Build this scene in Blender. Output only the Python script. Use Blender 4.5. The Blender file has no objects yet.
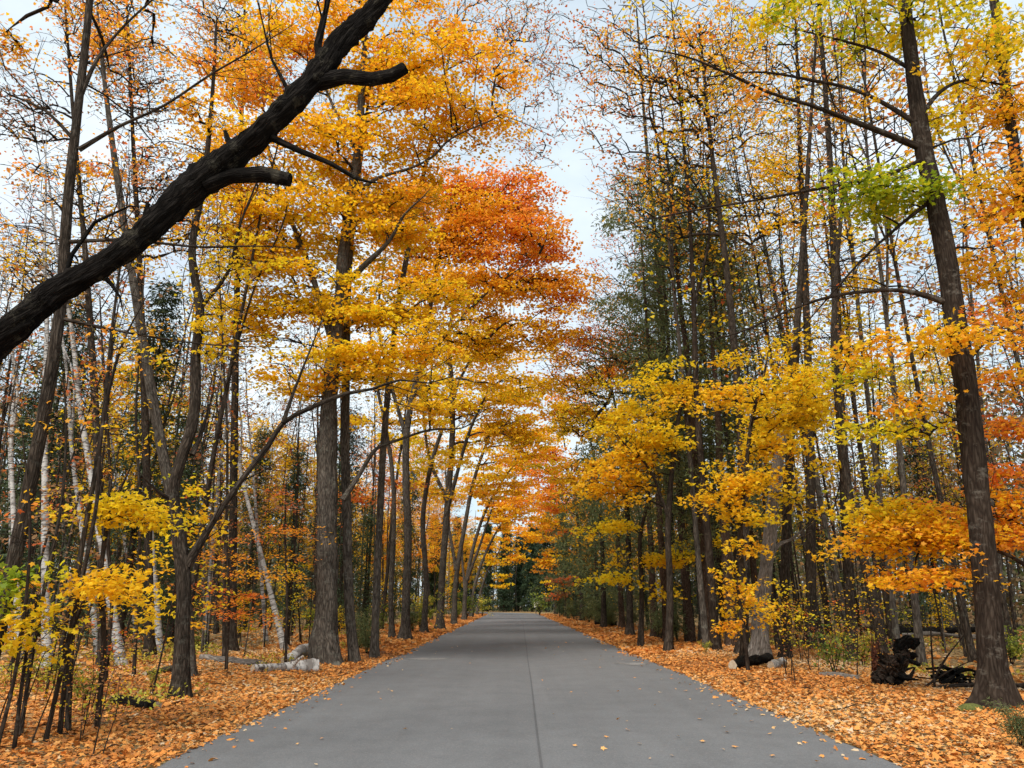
import bpy, math, random
import numpy as np
from mathutils import Vector

R = np.random.default_rng(7)
random.seed(7)
sc = bpy.context.scene
COL = sc.collection
PI = math.pi

# ------------------------------------------------------------------ camera
F, PITCH, CAMH = 745.0, math.radians(16.38), 1.5
CP, SP = math.cos(PITCH), math.sin(PITCH)
cam_d = bpy.data.cameras.new('camera')
cam = bpy.data.objects.new('camera', cam_d)
COL.objects.link(cam)
cam.location = (0, 0, CAMH)
cam.rotation_euler = (PI / 2 + PITCH, 0, 0)
cam_d.sensor_width = 36
cam_d.lens = F / 1024 * 36
cam_d.clip_start, cam_d.clip_end = 0.05, 2000
sc.camera = cam


def P(px, py, Y):
    """world point on the plane y = Y whose picture position is (px, py)"""
    u, v = (px - 512) / F, (384 - py) / F
    t = Y / (CP - v * SP)
    return np.array((u * t, Y, CAMH + (SP + v * CP) * t))


def mpp(py, Y):
    """metres per pixel there"""
    v = (384 - py) / F
    return Y / (CP - v * SP) / F


def gy(py):
    return CAMH / math.tan(math.atan((py - 384) / F) - PITCH)


def proj(x, y, z):
    d = y * CP + (z - CAMH) * SP
    if d < .1:
        return None
    return 512 + F * x / d, 384 - F * (-y * SP + (z - CAMH) * CP) / d


# ------------------------------------------------------------------ terrain height
ROADL, ROADR = -3.42, 3.74


def gh(x, y):
    """ground height"""
    x = np.asarray(x, float); y = np.asarray(y, float)
    d = np.maximum(ROADL - x, x - ROADR)
    a = np.clip(d / 1.2, 0, 1)
    b = np.clip((d - 1.0) / 5, 0, 1)
    und = .10 * np.sin(x * .55 + 1.3 * np.sin(y * .21)) + .07 * np.sin(y * .47 + x * .3) + .05 * np.sin(x * 1.3 + y * .9)
    return np.where(d < 0, -.02, -.02 + .06 * a * a + b * (und + .05))


# ------------------------------------------------------------------ properties
def tag(o, label=None, cat=None, group=None, kind=None):
    if label: o['label'] = label
    if cat: o['category'] = cat
    if group: o['group'] = group
    if kind: o['kind'] = kind
    return o


def empty(name, loc, label=None, cat=None, group=None):
    o = bpy.data.objects.new(name, None)
    o.empty_display_size = .2
    COL.objects.link(o)
    o.location = loc
    return tag(o, label, cat, group)


# ------------------------------------------------------------------ mesh builder
class MB:
    def __init__(s):
        s.V, s.T, s.B, s.F, s.n = [], [], [], [], 0

    def add(s, v, f, mat=0, tint=0., bk=None, smooth=True):
        v = np.asarray(v, float).reshape(-1, 3)
        f = np.asarray(f, np.int64)
        s.V.append(v)
        s.T.append(np.broadcast_to(np.asarray(tint, float), (len(v),)))
        s.B.append(v if bk is None else bk)
        s.F.append((f + s.n, mat, smooth))
        s.n += len(v)

    def build(s, name, mats, parent=None, origin=(0, 0, 0)):
        me = bpy.data.meshes.new(name)
        o = bpy.data.objects.new(name, me)
        COL.objects.link(o)
        if parent is not None:
            o.parent = parent
        for m in mats:
            me.materials.append(m)
        if not s.n:
            return o
        V = np.concatenate(s.V) - np.asarray(origin, float)
        me.vertices.add(len(V))
        me.vertices.foreach_set('co', V.astype(np.float32).ravel())
        li = np.concatenate([f.ravel() for f, _, _ in s.F])
        lt = np.concatenate([np.full(len(f), f.shape[1]) for f, _, _ in s.F])
        mi = np.concatenate([np.full(len(f), m) for f, m, _ in s.F])
        sm = np.concatenate([np.full(len(f), q) for f, _, q in s.F])
        ls = np.concatenate([[0], np.cumsum(lt)[:-1]])
        me.loops.add(len(li))
        me.polygons.add(len(lt))
        me.polygons.foreach_set('loop_start', ls.astype(np.int32))
        me.loops.foreach_set('vertex_index', li.astype(np.int32))
        me.polygons.foreach_set('material_index', mi.astype(np.int32))
        me.polygons.foreach_set('use_smooth', sm.astype(bool))
        a = me.attributes.new('tint', 'FLOAT', 'POINT')
        a.data.foreach_set('value', np.concatenate(s.T).astype(np.float32))
        a = me.attributes.new('bk', 'FLOAT_VECTOR', 'POINT')
        a.data.foreach_set('vector', np.concatenate(s.B).astype(np.float32).ravel())
        me.update(calc_edges=True)
        return o


def norm(a):
    return a / np.maximum(np.linalg.norm(a, axis=-1, keepdims=True), 1e-9)


def smooth_path(pts, rad, step):
    """Catmull-Rom through pts, resampled"""
    p = np.asarray(pts, float); r = np.asarray(rad, float)
    if len(p) < 2:
        return p, r
    q = np.vstack([2 * p[0] - p[1], p, 2 * p[-1] - p[-2]])
    op, orr = [], []
    for i in range(len(p) - 1):
        a, b, c, d = q[i:i + 4]
        k = max(1, int(np.linalg.norm(c - b) / step))
        t = np.linspace(0, 1, k, endpoint=False)[:, None]
        op.append(.5 * ((2 * b) + (c - a) * t + (2 * a - 5 * b + 4 * c - d) * t ** 2 + (3 * b - a - 3 * c + d) * t ** 3))
        orr.append(r[i] + (r[i + 1] - r[i]) * t[:, 0])
    op.append(p[-1:]); orr.append(r[-1:])
    return np.vstack(op), np.concatenate(orr)


def tube(mb, pts, rad, sides, mat=0, rough=0., flare=0., flare_h=.35, seed=0, cap=True, capmat=None, lump=0., jag=0.):
    p = np.asarray(pts, float); r = np.asarray(rad, float)
    n = len(p)
    if n < 2:
        return
    t = np.gradient(p, axis=0); t = norm(t)
    m = np.abs(t.mean(0))
    ref = np.zeros(3); ref[int(np.argmin(m))] = 1
    A = norm(np.cross(t, ref)); Bv = np.cross(t, A)
    th = np.arange(sides) / sides * 2 * PI
    L = np.concatenate([[0], np.cumsum(np.linalg.norm(np.diff(p, axis=0), axis=1))])
    rr = np.repeat(r[:, None], sides, 1)
    if rough or flare or lump or jag:
        g = np.random.default_rng(seed)
        if rough:
            nz = 0
            for k in (5, 7, 9, 12, 16):
                if k * 2 > sides: continue
                a = g.normal(0, 2.0, 2); ph = g.uniform(0, 6.28, 3)
                nz = nz + np.abs(np.sin(k * .5 * th[None] * 2 + ph[0] + 1.3 * np.sin(L[:, None] * (1.5 + abs(a[0])) + ph[1]))) * (.5 + .5 * np.sin(L[:, None] * (2.5 + abs(a[1])) + ph[2] + th[None]))
            rr = rr * (1 - rough * (nz / 3))
        if lump:
            for q in range(5):
                ph = g.uniform(0, 6.28, 3)
                rr = rr * (1 + lump * .4 * np.sin((q % 3 + 1) * th[None] + ph[0]) * np.sin(L[:, None] * g.uniform(.8, 4.5) + ph[1]))
        if jag:
            rr = rr * (1 + g.normal(0, jag, rr.shape) + g.normal(0, jag * .7, (len(r), 1)))
        if flare:
            k = g.integers(3, 6); ph = g.uniform(0, 6.28)
            lob = 1 + .45 * np.cos(k * th + ph) + .3 * np.cos((k + 2) * th - ph)
            rr = rr * (1 + flare * np.exp(-L[:, None] / flare_h) * lob[None])
    co = np.cos(th); si = np.sin(th)
    v = p[:, None] + rr[..., None] * (co[None, :, None] * A[:, None] + si[None, :, None] * Bv[:, None])
    bk = np.empty((n, sides, 3))
    bk[..., 0] = co * rr.mean(); bk[..., 1] = si * rr.mean(); bk[..., 2] = L[:, None]
    bk += (seed * 1.7) % 50
    i = np.arange(n - 1)[:, None] * sides; j = np.arange(sides)[None]; j2 = (j + 1) % sides
    f = np.stack([i + j, i + j2, i + sides + j2, i + sides + j], -1).reshape(-1, 4)
    mb.add(v, f, mat, 0., bk.reshape(-1, 3), jag < .12)
    if cap and r[-1] > .004:
        mb.add(v[-1], np.arange(sides)[None], mat if capmat is None else capmat, 0., bk[-1], False)
    if cap and capmat is not None:
        mb.add(v[0], np.arange(sides)[::-1][None], capmat, 0., bk[0], False)


# leaf outlines: (x, y, z) with the stalk at the origin
_m = [(0, 0), (.30, -.05), (.25, .15), (.54, .42), (.22, .50), (0, 1.0), (-.22, .50), (-.54, .42), (-.25, .15), (-.30, -.05)]
LEAF = {
    'maple': np.array([(x, y - .4, -.28 * abs(x) - .2 * (y - .3) ** 2) for x, y in _m]),
    'mid': np.array([(x, y - .45, -.25 * abs(x) - .2 * (y - .3) ** 2) for x, y in [(0, 0), (.44, .22), (.26, .6), (0, 1), (-.26, .6), (-.44, .22)]]),
    'far': np.array([(x, y - .5, -.25 * abs(x)) for x, y in [(0, 0), (.42, .45), (0, 1), (-.42, .45)]]),
    'oval': np.array([(x, y - .5, -.3 * abs(x) - .2 * y * y) for x, y in [(0, 0), (.2, .25), (.22, .6), (0, 1), (-.22, .6), (-.2, .25)]]),
    'needle': np.array([(x, y, -.25 * y * y) for x, y in [(0, -.1), (.13, .35), (0, 1), (-.13, .35)]]),
    'scale': np.array([(x, y, -.35 * y * y) for x, y in [(0, 0), (.16, .2), (.07, .35), (.18, .6), (0, 1), (-.18, .55), (-.06, .3), (-.15, .2)]]),
}


def leaves(mb, c, size, tint, shape='maple', tilt=.45, mat=0, g=R, heading=None, up=None):
    c = np.asarray(c, float); n = len(c)
    if not n:
        return
    N = g.normal(0, tilt, (n, 3)) + (np.array([0, 0, 1.]) if up is None else up)
    N = norm(N)
    H = g.normal(0, 1, (n, 3)) if heading is None else heading + g.normal(0, .35, (n, 3))
    X = norm(np.cross(H, N)); Yv = np.cross(N, X)
    t = LEAF[shape]; k = len(t)
    s = np.broadcast_to(np.asarray(size, float), (n,)) * g.uniform(.7, 1.25, n)
    curl = g.uniform(.3, 1.8, n)
    v = c[:, None] + s[:, None, None] * (t[None, :, :1] * X[:, None] + t[None, :, 1:2] * Yv[:, None] + curl[:, None, None] * t[None, :, 2:] * N[:, None])
    f = np.arange(n * k).reshape(n, k)
    mb.add(v, f, mat, np.repeat(np.broadcast_to(np.asarray(tint, float), (n,)), k), None, False)


# ------------------------------------------------------------------ materials
def mat(name):
    m = bpy.data.materials.new(name); m.use_nodes = True
    nt = m.node_tree
    for n in list(nt.nodes): nt.nodes.remove(n)
    out = nt.nodes.new('ShaderNodeOutputMaterial')
    b = nt.nodes.new('ShaderNodeBsdfPrincipled')
    nt.links.new(b.outputs[0], out.inputs[0])
    b.inputs['Specular IOR Level'].default_value = .25
    return m, nt, b, out


def ramp(nt, stops, fac=None):
    n = nt.nodes.new('ShaderNodeValToRGB')
    e = n.color_ramp.elements
    while len(e) < len(stops): e.new(.5)
    for i, (p, c) in enumerate(stops):
        e[i].position = p; e[i].color = (*c, 1)
    if fac is not None: nt.links.new(fac, n.inputs[0])
    return n


def noise(nt, scale, vec=None, detail=4., rough=.6):
    n = nt.nodes.new('ShaderNodeTexNoise')
    n.inputs['Scale'].default_value = scale; n.inputs['Detail'].default_value = detail; n.inputs['Roughness'].default_value = rough
    if vec is not None: nt.links.new(vec, n.inputs['Vector'])
    return n


def attr(nt, name):
    n = nt.nodes.new('ShaderNodeAttribute'); n.attribute_name = name
    return n


def math_n(nt, op, a, b=None, c=None):
    n = nt.nodes.new('ShaderNodeMath'); n.operation = op
    for i, x in enumerate((a, b, c)):
        if x is None: continue
        if isinstance(x, (int, float)): n.inputs[i].default_value = x
        else: nt.links.new(x, n.inputs[i])
    return n.outputs[0]


def mixc(nt, fac, a, b, blend='MIX'):
    n = nt.nodes.new('ShaderNodeMix'); n.data_type = 'RGBA'; n.blend_type = blend
    for i, x in ((0, fac), (6, a), (7, b)):
        if isinstance(x, (int, float)): n.inputs[i].default_value = x
        elif isinstance(x, tuple): n.inputs[i].default_value = (*x, 1)
        else: nt.links.new(x, n.inputs[i])
    return n.outputs[2]


def bump(nt, b, h, strength, dist):
    n = nt.nodes.new('ShaderNodeBump'); n.inputs['Strength'].default_value = strength; n.inputs['Distance'].default_value = dist
    nt.links.new(h, n.inputs['Height']); nt.links.new(n.outputs[0], b.inputs['Normal'])


def leaf_mat(name, stops, trans=.4, rnd=.10, rough=.55):
    m, nt, b, out = mat(name)
    a = attr(nt, 'tint')
    oi = nt.nodes.new('ShaderNodeObjectInfo')
    f = math_n(nt, 'MULTIPLY_ADD', oi.outputs['Random'], rnd, a.outputs['Fac'])
    f = math_n(nt, 'SUBTRACT', f, rnd / 2)
    r = ramp(nt, stops, f)
    nz = noise(nt, 9., attr(nt, 'bk').outputs['Vector'], 2.)
    k = math_n(nt, 'MULTIPLY_ADD', nz.outputs['Fac'], .5, .75)
    cm = mixc(nt, 1.0, r.outputs[0], k, 'MULTIPLY')
    nt.links.new(cm, b.inputs['Base Color'])
    b.inputs['Roughness'].default_value = rough
    t = nt.nodes.new('ShaderNodeBsdfTranslucent')
    nt.links.new(cm, t.inputs[0])
    mx = nt.nodes.new('ShaderNodeMixShader'); mx.inputs[0].default_value = trans
    nt.links.new(b.outputs[0], mx.inputs[1]); nt.links.new(t.outputs[0], mx.inputs[2])
    nt.links.new(mx.outputs[0], out.inputs[0])
    return m


M = {}
M['leaf'] = leaf_mat('autumn_leaf', [
    (.0, (.12, .22, .020)), (.14, (.36, .42, .016)), (.27, (.76, .62, .020)), (.40, (.90, .63, .020)),
    (.52, (.90, .52, .018)), (.66, (.90, .40, .034)), (.78, (.86, .26, .045)), (.85, (.68, .135, .036)), (.91, (.46, .20, .07)), (1., (.34, .215, .11))], .56)
M['dry'] = leaf_mat('dry_leaf', [(0, (.05, .075, .022)), (.25, (.10, .115, .035)), (.45, (.16, .12, .06)), (.65, (.30, .17, .075)), (.82, (.50, .24, .06)), (1, (.66, .40, .05))], .3)
M['conifer'] = leaf_mat('conifer_needles', [(0, (.075, .100, .042)), (.5, (.145, .170, .064)), (1, (.23, .235, .085))], .45, .2)
M['spruce'] = leaf_mat('dark_needles', [(0, (.025, .045, .022)), (.5, (.045, .075, .034)), (1, (.09, .11, .045))], .2, .15)
M['litter'] = leaf_mat('litter_leaf', [(0, (.17, .075, .03)), (.2, (.36, .14, .04)), (.45, (.62, .22, .042)), (.65, (.68, .30, .07)), (.85, (.64, .36, .13)), (1, (.58, .44, .28))], .12, .0, .7)
M['green'] = leaf_mat('understory_leaf', [(0, (.06, .12, .02)), (.5, (.22, .26, .035)), (.8, (.46, .42, .05)), (1, (.66, .50, .06))], .35)


def bark(name, dark, mid, light, sc_=1.0, lichen=None, strength=.9, lich_amt=.6):
    m, nt, b, out = mat(name)
    a = attr(nt, 'bk')
    mp = nt.nodes.new('ShaderNodeMapping'); mp.inputs['Scale'].default_value = (sc_, sc_, sc_ * .11)
    nt.links.new(a.outputs['Vector'], mp.inputs['Vector'])
    n1 = noise(nt, 26., mp.outputs[0], 6., .65)
    v = nt.nodes.new('ShaderNodeTexVoronoi'); v.feature = 'DISTANCE_TO_EDGE'; v.inputs['Scale'].default_value = 40
    n0 = noise(nt, 12., mp.outputs[0], 3.)
    vv = nt.nodes.new('ShaderNodeVectorMath'); vv.operation = 'MULTIPLY_ADD'
    nt.links.new(n0.outputs['Color'], vv.inputs[0]); vv.inputs[1].default_value = (.09, .09, .09); nt.links.new(mp.outputs[0], vv.inputs[2])
    nt.links.new(vv.outputs[0], v.inputs['Vector'])
    h = math_n(nt, 'MULTIPLY_ADD', math_n(nt, 'MINIMUM', math_n(nt, 'MULTIPLY', v.outputs['Distance'], 3.2), 1.), .42, math_n(nt, 'MULTIPLY', n1.outputs['Fac'], .78))
    r = ramp(nt, [(.25, dark), (.55, mid), (.95, light)], h)
    c = r.outputs[0]
    big = noise(nt, 1.3, a.outputs['Vector'], 5., .7)
    c = mixc(nt, 1., c, ramp(nt, [(.3, (.62, .62, .62)), (.7, (1.25, 1.22, 1.2))], big.outputs['Fac']).outputs[0], 'MULTIPLY')
    if lichen:
        l = noise(nt, 5.5, a.outputs['Vector'], 6., .75)
        lf = ramp(nt, [(.56, (0, 0, 0)), (.68, (lich_amt,) * 3)], l.outputs['Fac'])
        c = mixc(nt, lf.outputs[0], c, lichen)
    nt.links.new(c, b.inputs['Base Color'])
    b.inputs['Roughness'].default_value = 1.
    b.inputs['Specular IOR Level'].default_value = .06
    bump(nt, b, h, strength, .02)
    return m


M['bark_brown'] = bark('brown_bark', (.010, .008, .006), (.044, .034, .026), (.105, .083, .064), 1., (.14, .135, .11), 1., .35)
M['bark_grey'] = bark('grey_bark', (.017, .014, .011), (.076, .064, .052), (.165, .143, .118), 1., (.19, .19, .155))
M['bark_dark'] = bark('near_black_bark', (.004, .0035, .003), (.010, .0085, .0075), (.026, .022, .019), 1., (.09, .080, .058), 1., .55)  # near-black bark tones with paler lichen patches
M['bark_red'] = bark('reddish_cedar_bark', (.020, .012, .008), (.066, .042, .029), (.15, .105, .078), 1.4, (.12, .115, .095), .9, .3)
M['bark_smooth'] = bark('smooth_grey_brown_bark', (.013, .009, .007), (.032, .023, .017), (.064, .049, .037), .8, (.17, .15, .12), .4, .5)
M['snag'] = bark('weathered_dead_wood', (.05, .042, .035), (.19, .168, .145), (.34, .31, .275), .9, (.10, .085, .07), .8, .7)
M['char'] = bark('blackened_wood', (.004, .004, .004), (.012, .011, .010), (.04, .035, .03), 1.2, None, 1.)
M['bark_deep'] = bark('dark_rotting_wood', (.010, .007, .005), (.045, .033, .025), (.12, .09, .068), 1.3, (.10, .085, .06), 1., .4)
M['rotten'] = bark('rotten_red_wood', (.03, .012, .008), (.10, .035, .022), (.2, .085, .05), 1.2, None, 1.)
M['twig'] = bark('twig_bark', (.012, .010, .008), (.024, .019, .015), (.05, .041, .034), 1., None, .2)

m, nt, b, out = mat('birch_bark')
a = attr(nt, 'bk')
mp = nt.nodes.new('ShaderNodeMapping'); mp.inputs['Scale'].default_value = (4, 4, 13)
nt.links.new(a.outputs['Vector'], mp.inputs['Vector'])
n1 = noise(nt, 1.6, mp.outputs[0], 4., .6)
n2 = noise(nt, 2.2, a.outputs['Vector'], 4., .6)
r1 = ramp(nt, [(.50, (0, 0, 0)), (.60, (.95, .95, .95))], n1.outputs['Fac'])
r2 = ramp(nt, [(.52, (0, 0, 0)), (.66, (.85, .85, .85))], n2.outputs['Fac'])
c = mixc(nt, r1.outputs[0], (.46, .44, .41), (.07, .06, .052))
c = mixc(nt, r2.outputs[0], c, (.12, .10, .085))
nt.links.new(c, b.inputs['Base Color']); b.inputs['Roughness'].default_value = .7
M['birch'] = m

m, nt, b, out = mat('cut_wood')
tc = nt.nodes.new('ShaderNodeTexCoord')
n1 = noise(nt, 14., tc.outputs['Object'], 5.)
nt.links.new(ramp(nt, [(.3, (.30, .22, .14)), (.7, (.52, .44, .33))], n1.outputs['Fac']).outputs[0], b.inputs['Base Color'])
b.inputs['Roughness'].default_value = .85
M['cutwood'] = m


def asphalt(name, base):
    m, nt, b, out = mat(name)
    tc = nt.nodes.new('ShaderNodeTexCoord')
    n1 = noise(nt, 140., tc.outputs['Object'], 3., .7)
    n2 = noise(nt, .5, tc.outputs['Object'], 5., .6)
    mp = nt.nodes.new('ShaderNodeMapping'); mp.inputs['Scale'].default_value = (2.2, .05, 1)
    nt.links.new(tc.outputs['Object'], mp.inputs[0])
    n3 = noise(nt, 1., mp.outputs[0], 3.)
    v = nt.nodes.new('ShaderNodeTexVoronoi'); v.inputs['Scale'].default_value = 90
    nt.links.new(tc.outputs['Object'], v.inputs['Vector'])
    s = math_n(nt, 'MULTIPLY_ADD', n1.outputs['Fac'], .26, .87)
    s = math_n(nt, 'MULTIPLY', s, math_n(nt, 'MULTIPLY_ADD', n2.outputs['Fac'], .14, .93))
    s = math_n(nt, 'MULTIPLY', s, math_n(nt, 'MULTIPLY_ADD', n3.outputs['Fac'], .34, .83))
    s = math_n(nt, 'MULTIPLY', s, math_n(nt, 'MULTIPLY_ADD', v.outputs['Distance'], .5, .8))
    n4 = noise(nt, 1.7, tc.outputs['Object'], 6., .7)
    s = math_n(nt, 'MULTIPLY', s, ramp(nt, [(.38, (.91,) * 3), (.52, (1.,) * 3), (.66, (1.05,) * 3)], n4.outputs['Fac']).outputs[0])
    v2 = nt.nodes.new('ShaderNodeTexVoronoi'); v2.inputs['Scale'].default_value = 55
    nt.links.new(tc.outputs['Object'], v2.inputs['Vector'])
    s2 = nt.nodes.new('ShaderNodeSeparateColor'); nt.links.new(v2.outputs['Color'], s2.inputs[0])
    s = math_n(nt, 'MULTIPLY', s, ramp(nt, [(.0, (.88,) * 3), (.2, (.98,) * 3), (.85, (1.,) * 3), (.96, (1.16,) * 3)], s2.outputs[0]).outputs[0])
    c = mixc(nt, 1., base, s, 'MULTIPLY')
    nt.links.new(c, b.inputs['Base Color']); b.inputs['Roughness'].default_value = .82
    b.inputs['Specular IOR Level'].default_value = .3
    bump(nt, b, n1.outputs['Fac'], .35, .004)
    return m


M['asphalt_l'] = asphalt('asphalt', (.119, .120, .121))
M['asphalt_r'] = asphalt('asphalt_paler', (.126, .127, .128))
M['seam'] = asphalt('asphalt_joint', (.082, .082, .084))

m, nt, b, out = mat('sandy_dust')
tc = nt.nodes.new('ShaderNodeTexCoord')
n1 = noise(nt, 30., tc.outputs['Object'], 5.)
nt.links.new(ramp(nt, [(.35, (.15, .145, .14)), (.7, (.29, .275, .255))], n1.outputs['Fac']).outputs[0], b.inputs['Base Color'])
b.inputs['Roughness'].default_value = .9
M['dust'] = m

m, nt, b, out = mat('forest_floor')
tc = nt.nodes.new('ShaderNodeTexCoord')
v = nt.nodes.new('ShaderNodeTexVoronoi'); v.inputs['Scale'].default_value = 13
nz = noise(nt, 6., tc.outputs['Object'], 3.)
vv = nt.nodes.new('ShaderNodeVectorMath'); vv.operation = 'MULTIPLY_ADD'
nt.links.new(nz.outputs['Color'], vv.inputs[0]); vv.inputs[1].default_value = (.12, .12, .12); nt.links.new(tc.outputs['Object'], vv.inputs[2])
nt.links.new(vv.outputs[0], v.inputs['Vector'])
sp = nt.nodes.new('ShaderNodeSeparateColor'); nt.links.new(v.outputs['Color'], sp.inputs[0])
r = ramp(nt, [(0, (.07, .042, .020)), (.3, (.22, .125, .050)), (.6, (.36, .20, .070)), (.85, (.42, .28, .11)), (1, (.34, .27, .15))], sp.outputs[0])
n2 = noise(nt, .35, tc.outputs['Object'], 5., .65)
c = mixc(nt, ramp(nt, [(.45, (0, 0, 0)), (.62, (.7, .7, .7))], n2.outputs['Fac']).outputs[0], r.outputs[0], (.15, .11, .048))
n3 = noise(nt, .9, tc.outputs['Object'], 5., .65)
c = mixc(nt, ramp(nt, [(.58, (0, 0, 0)), (.70, (.55, .55, .55))], n3.outputs['Fac']).outputs[0], c, (.15, .14, .04))
nt.links.new(c, b.inputs['Base Color']); b.inputs['Roughness'].default_value = .95
bump(nt, b, v.outputs['Distance'], .8, .05)
M['floor'] = m

m, nt, b, out = mat('sign_white_paint')
b.inputs['Base Color'].default_value = (.75, .75, .74, 1)
M['white'] = m
m, nt, b, out = mat('moss')
tc = nt.nodes.new('ShaderNodeTexCoord')
n1 = noise(nt, 25., tc.outputs['Object'], 5.)
nt.links.new(ramp(nt, [(.35, (.05, .055, .015)), (.7, (.16, .17, .04))], n1.outputs['Fac']).outputs[0], b.inputs['Base Color'])
b.inputs['Roughness'].default_value = 1.
M['moss'] = m


# ------------------------------------------------------------------ trees
def grow(trunks, targets, first_h, r_tip, g, bias=.3, down=1.0, step=.5, limbs=(), wig=.05, expo=.45):
    """joins every target point to the trunk by branching paths; returns chains"""
    pos, par, plen, trad, chain_of = [], [], [], [], []
    for p, r in trunks:
        for i in range(len(p)):
            pos.append(p[i]); par.append(-1); plen.append(0.); trad.append(r[i]); chain_of.append(-1)
    ok0 = np.array([q[2] >= first_h for q in pos])
    nt0 = len(pos)
    cap = nt0 + sum(len(p) for p, _ in limbs) + len(targets) * 14 + 400
    POS = np.zeros((cap, 3)); POS[:nt0] = pos
    PL = np.zeros(cap); TR = np.full(cap, 9.); TR[:nt0] = trad
    BAD = np.zeros(cap); BAD[:nt0][~ok0] = 1e6
    n = nt0
    chains = []
    for p, r in limbs:
        ids = []
        j = int(np.argmin(np.linalg.norm(POS[:nt0] - p[0], axis=1)))
        last = j; L = 0
        for i in range(len(p)):
            L += np.linalg.norm(p[i] - POS[last])
            POS[n] = p[i]; PL[n] = L * .25; TR[n] = r[i]; last = n; ids.append(n); n += 1
    nfix = n
    PAR = np.full(cap, -1, np.int64); ROOT = np.full(cap, -1, np.int64)
    tips = []
    if len(targets):
        d0 = np.min(np.linalg.norm(targets[:, None] - POS[None, :nfix:3], axis=2), axis=1)
        for ti in np.argsort(d0):
            t = targets[ti]
            d = np.linalg.norm(POS[:n] - t, axis=1)
            cost = d + bias * PL[:n] + down * np.maximum(0, POS[:n, 2] - t[2] + .15 * d) + BAD[:n]
            j = int(np.argmin(cost)); dj = d[j]
            k = int(min(13, max(2, math.ceil(dj / step))))
            s = np.linspace(0, 1, k + 1)[1:, None]
            a = POS[j]
            jit = np.cumsum(g.normal(0, wig * dj / k, (k, 3)), axis=0); jit -= jit[-1] * s
            q = a + (t - a) * s + jit
            q[:, 2] += np.sin(PI * s[:, 0]) * .07 * dj
            if n + k >= cap: break
            ids = np.arange(n, n + k)
            POS[ids] = q
            PAR[ids[0]] = j; PAR[ids[1:]] = ids[:-1]
            PL[ids] = PL[j] + dj * s[:, 0]
            cid = len(chains)
            ROOT[ids] = cid if j < nfix else ROOT[j]
            chains.append((j, ids, ROOT[ids[0]]))
            tips.append((ids[-1], ti)); n += k
    cnt = np.zeros(n)
    for e, _ in tips: cnt[e] += 1
    for i in range(n - 1, nfix - 1, -1):
        if PAR[i] >= nfix: cnt[PAR[i]] += cnt[i]
    rad = r_tip * np.maximum(cnt, 1) ** expo
    out = []
    for j, ids, root in chains:
        pts = np.vstack([POS[j][None], POS[ids]])
        rr = rad[ids]
        lim = .6 * TR[j] if j < nfix else rad[j]
        rr = np.minimum(rr, lim)
        rr = np.concatenate([[rr[0] * (1.25 if j < nfix else 1.)], rr])
        rr[-1] = min(rr[-1], r_tip)
        out.append((pts, rr, root))
    return out


def taper_end(p, r):
    p = np.asarray(p, float); r = np.asarray(r, float)
    if r[-1] < .012:
        return p, np.concatenate([r[:-1], [r[-1] * .4]])
    d = norm((p[-1] - p[-2])[None])[0]
    L = 14 * r[-1]
    up = np.array([0, 0, .25])
    return np.vstack([p, p[-1] + (d + up) * L * .5, p[-1] + (d + up * 1.4) * L]), np.concatenate([r, [r[-1] * .6, .004]])


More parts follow.
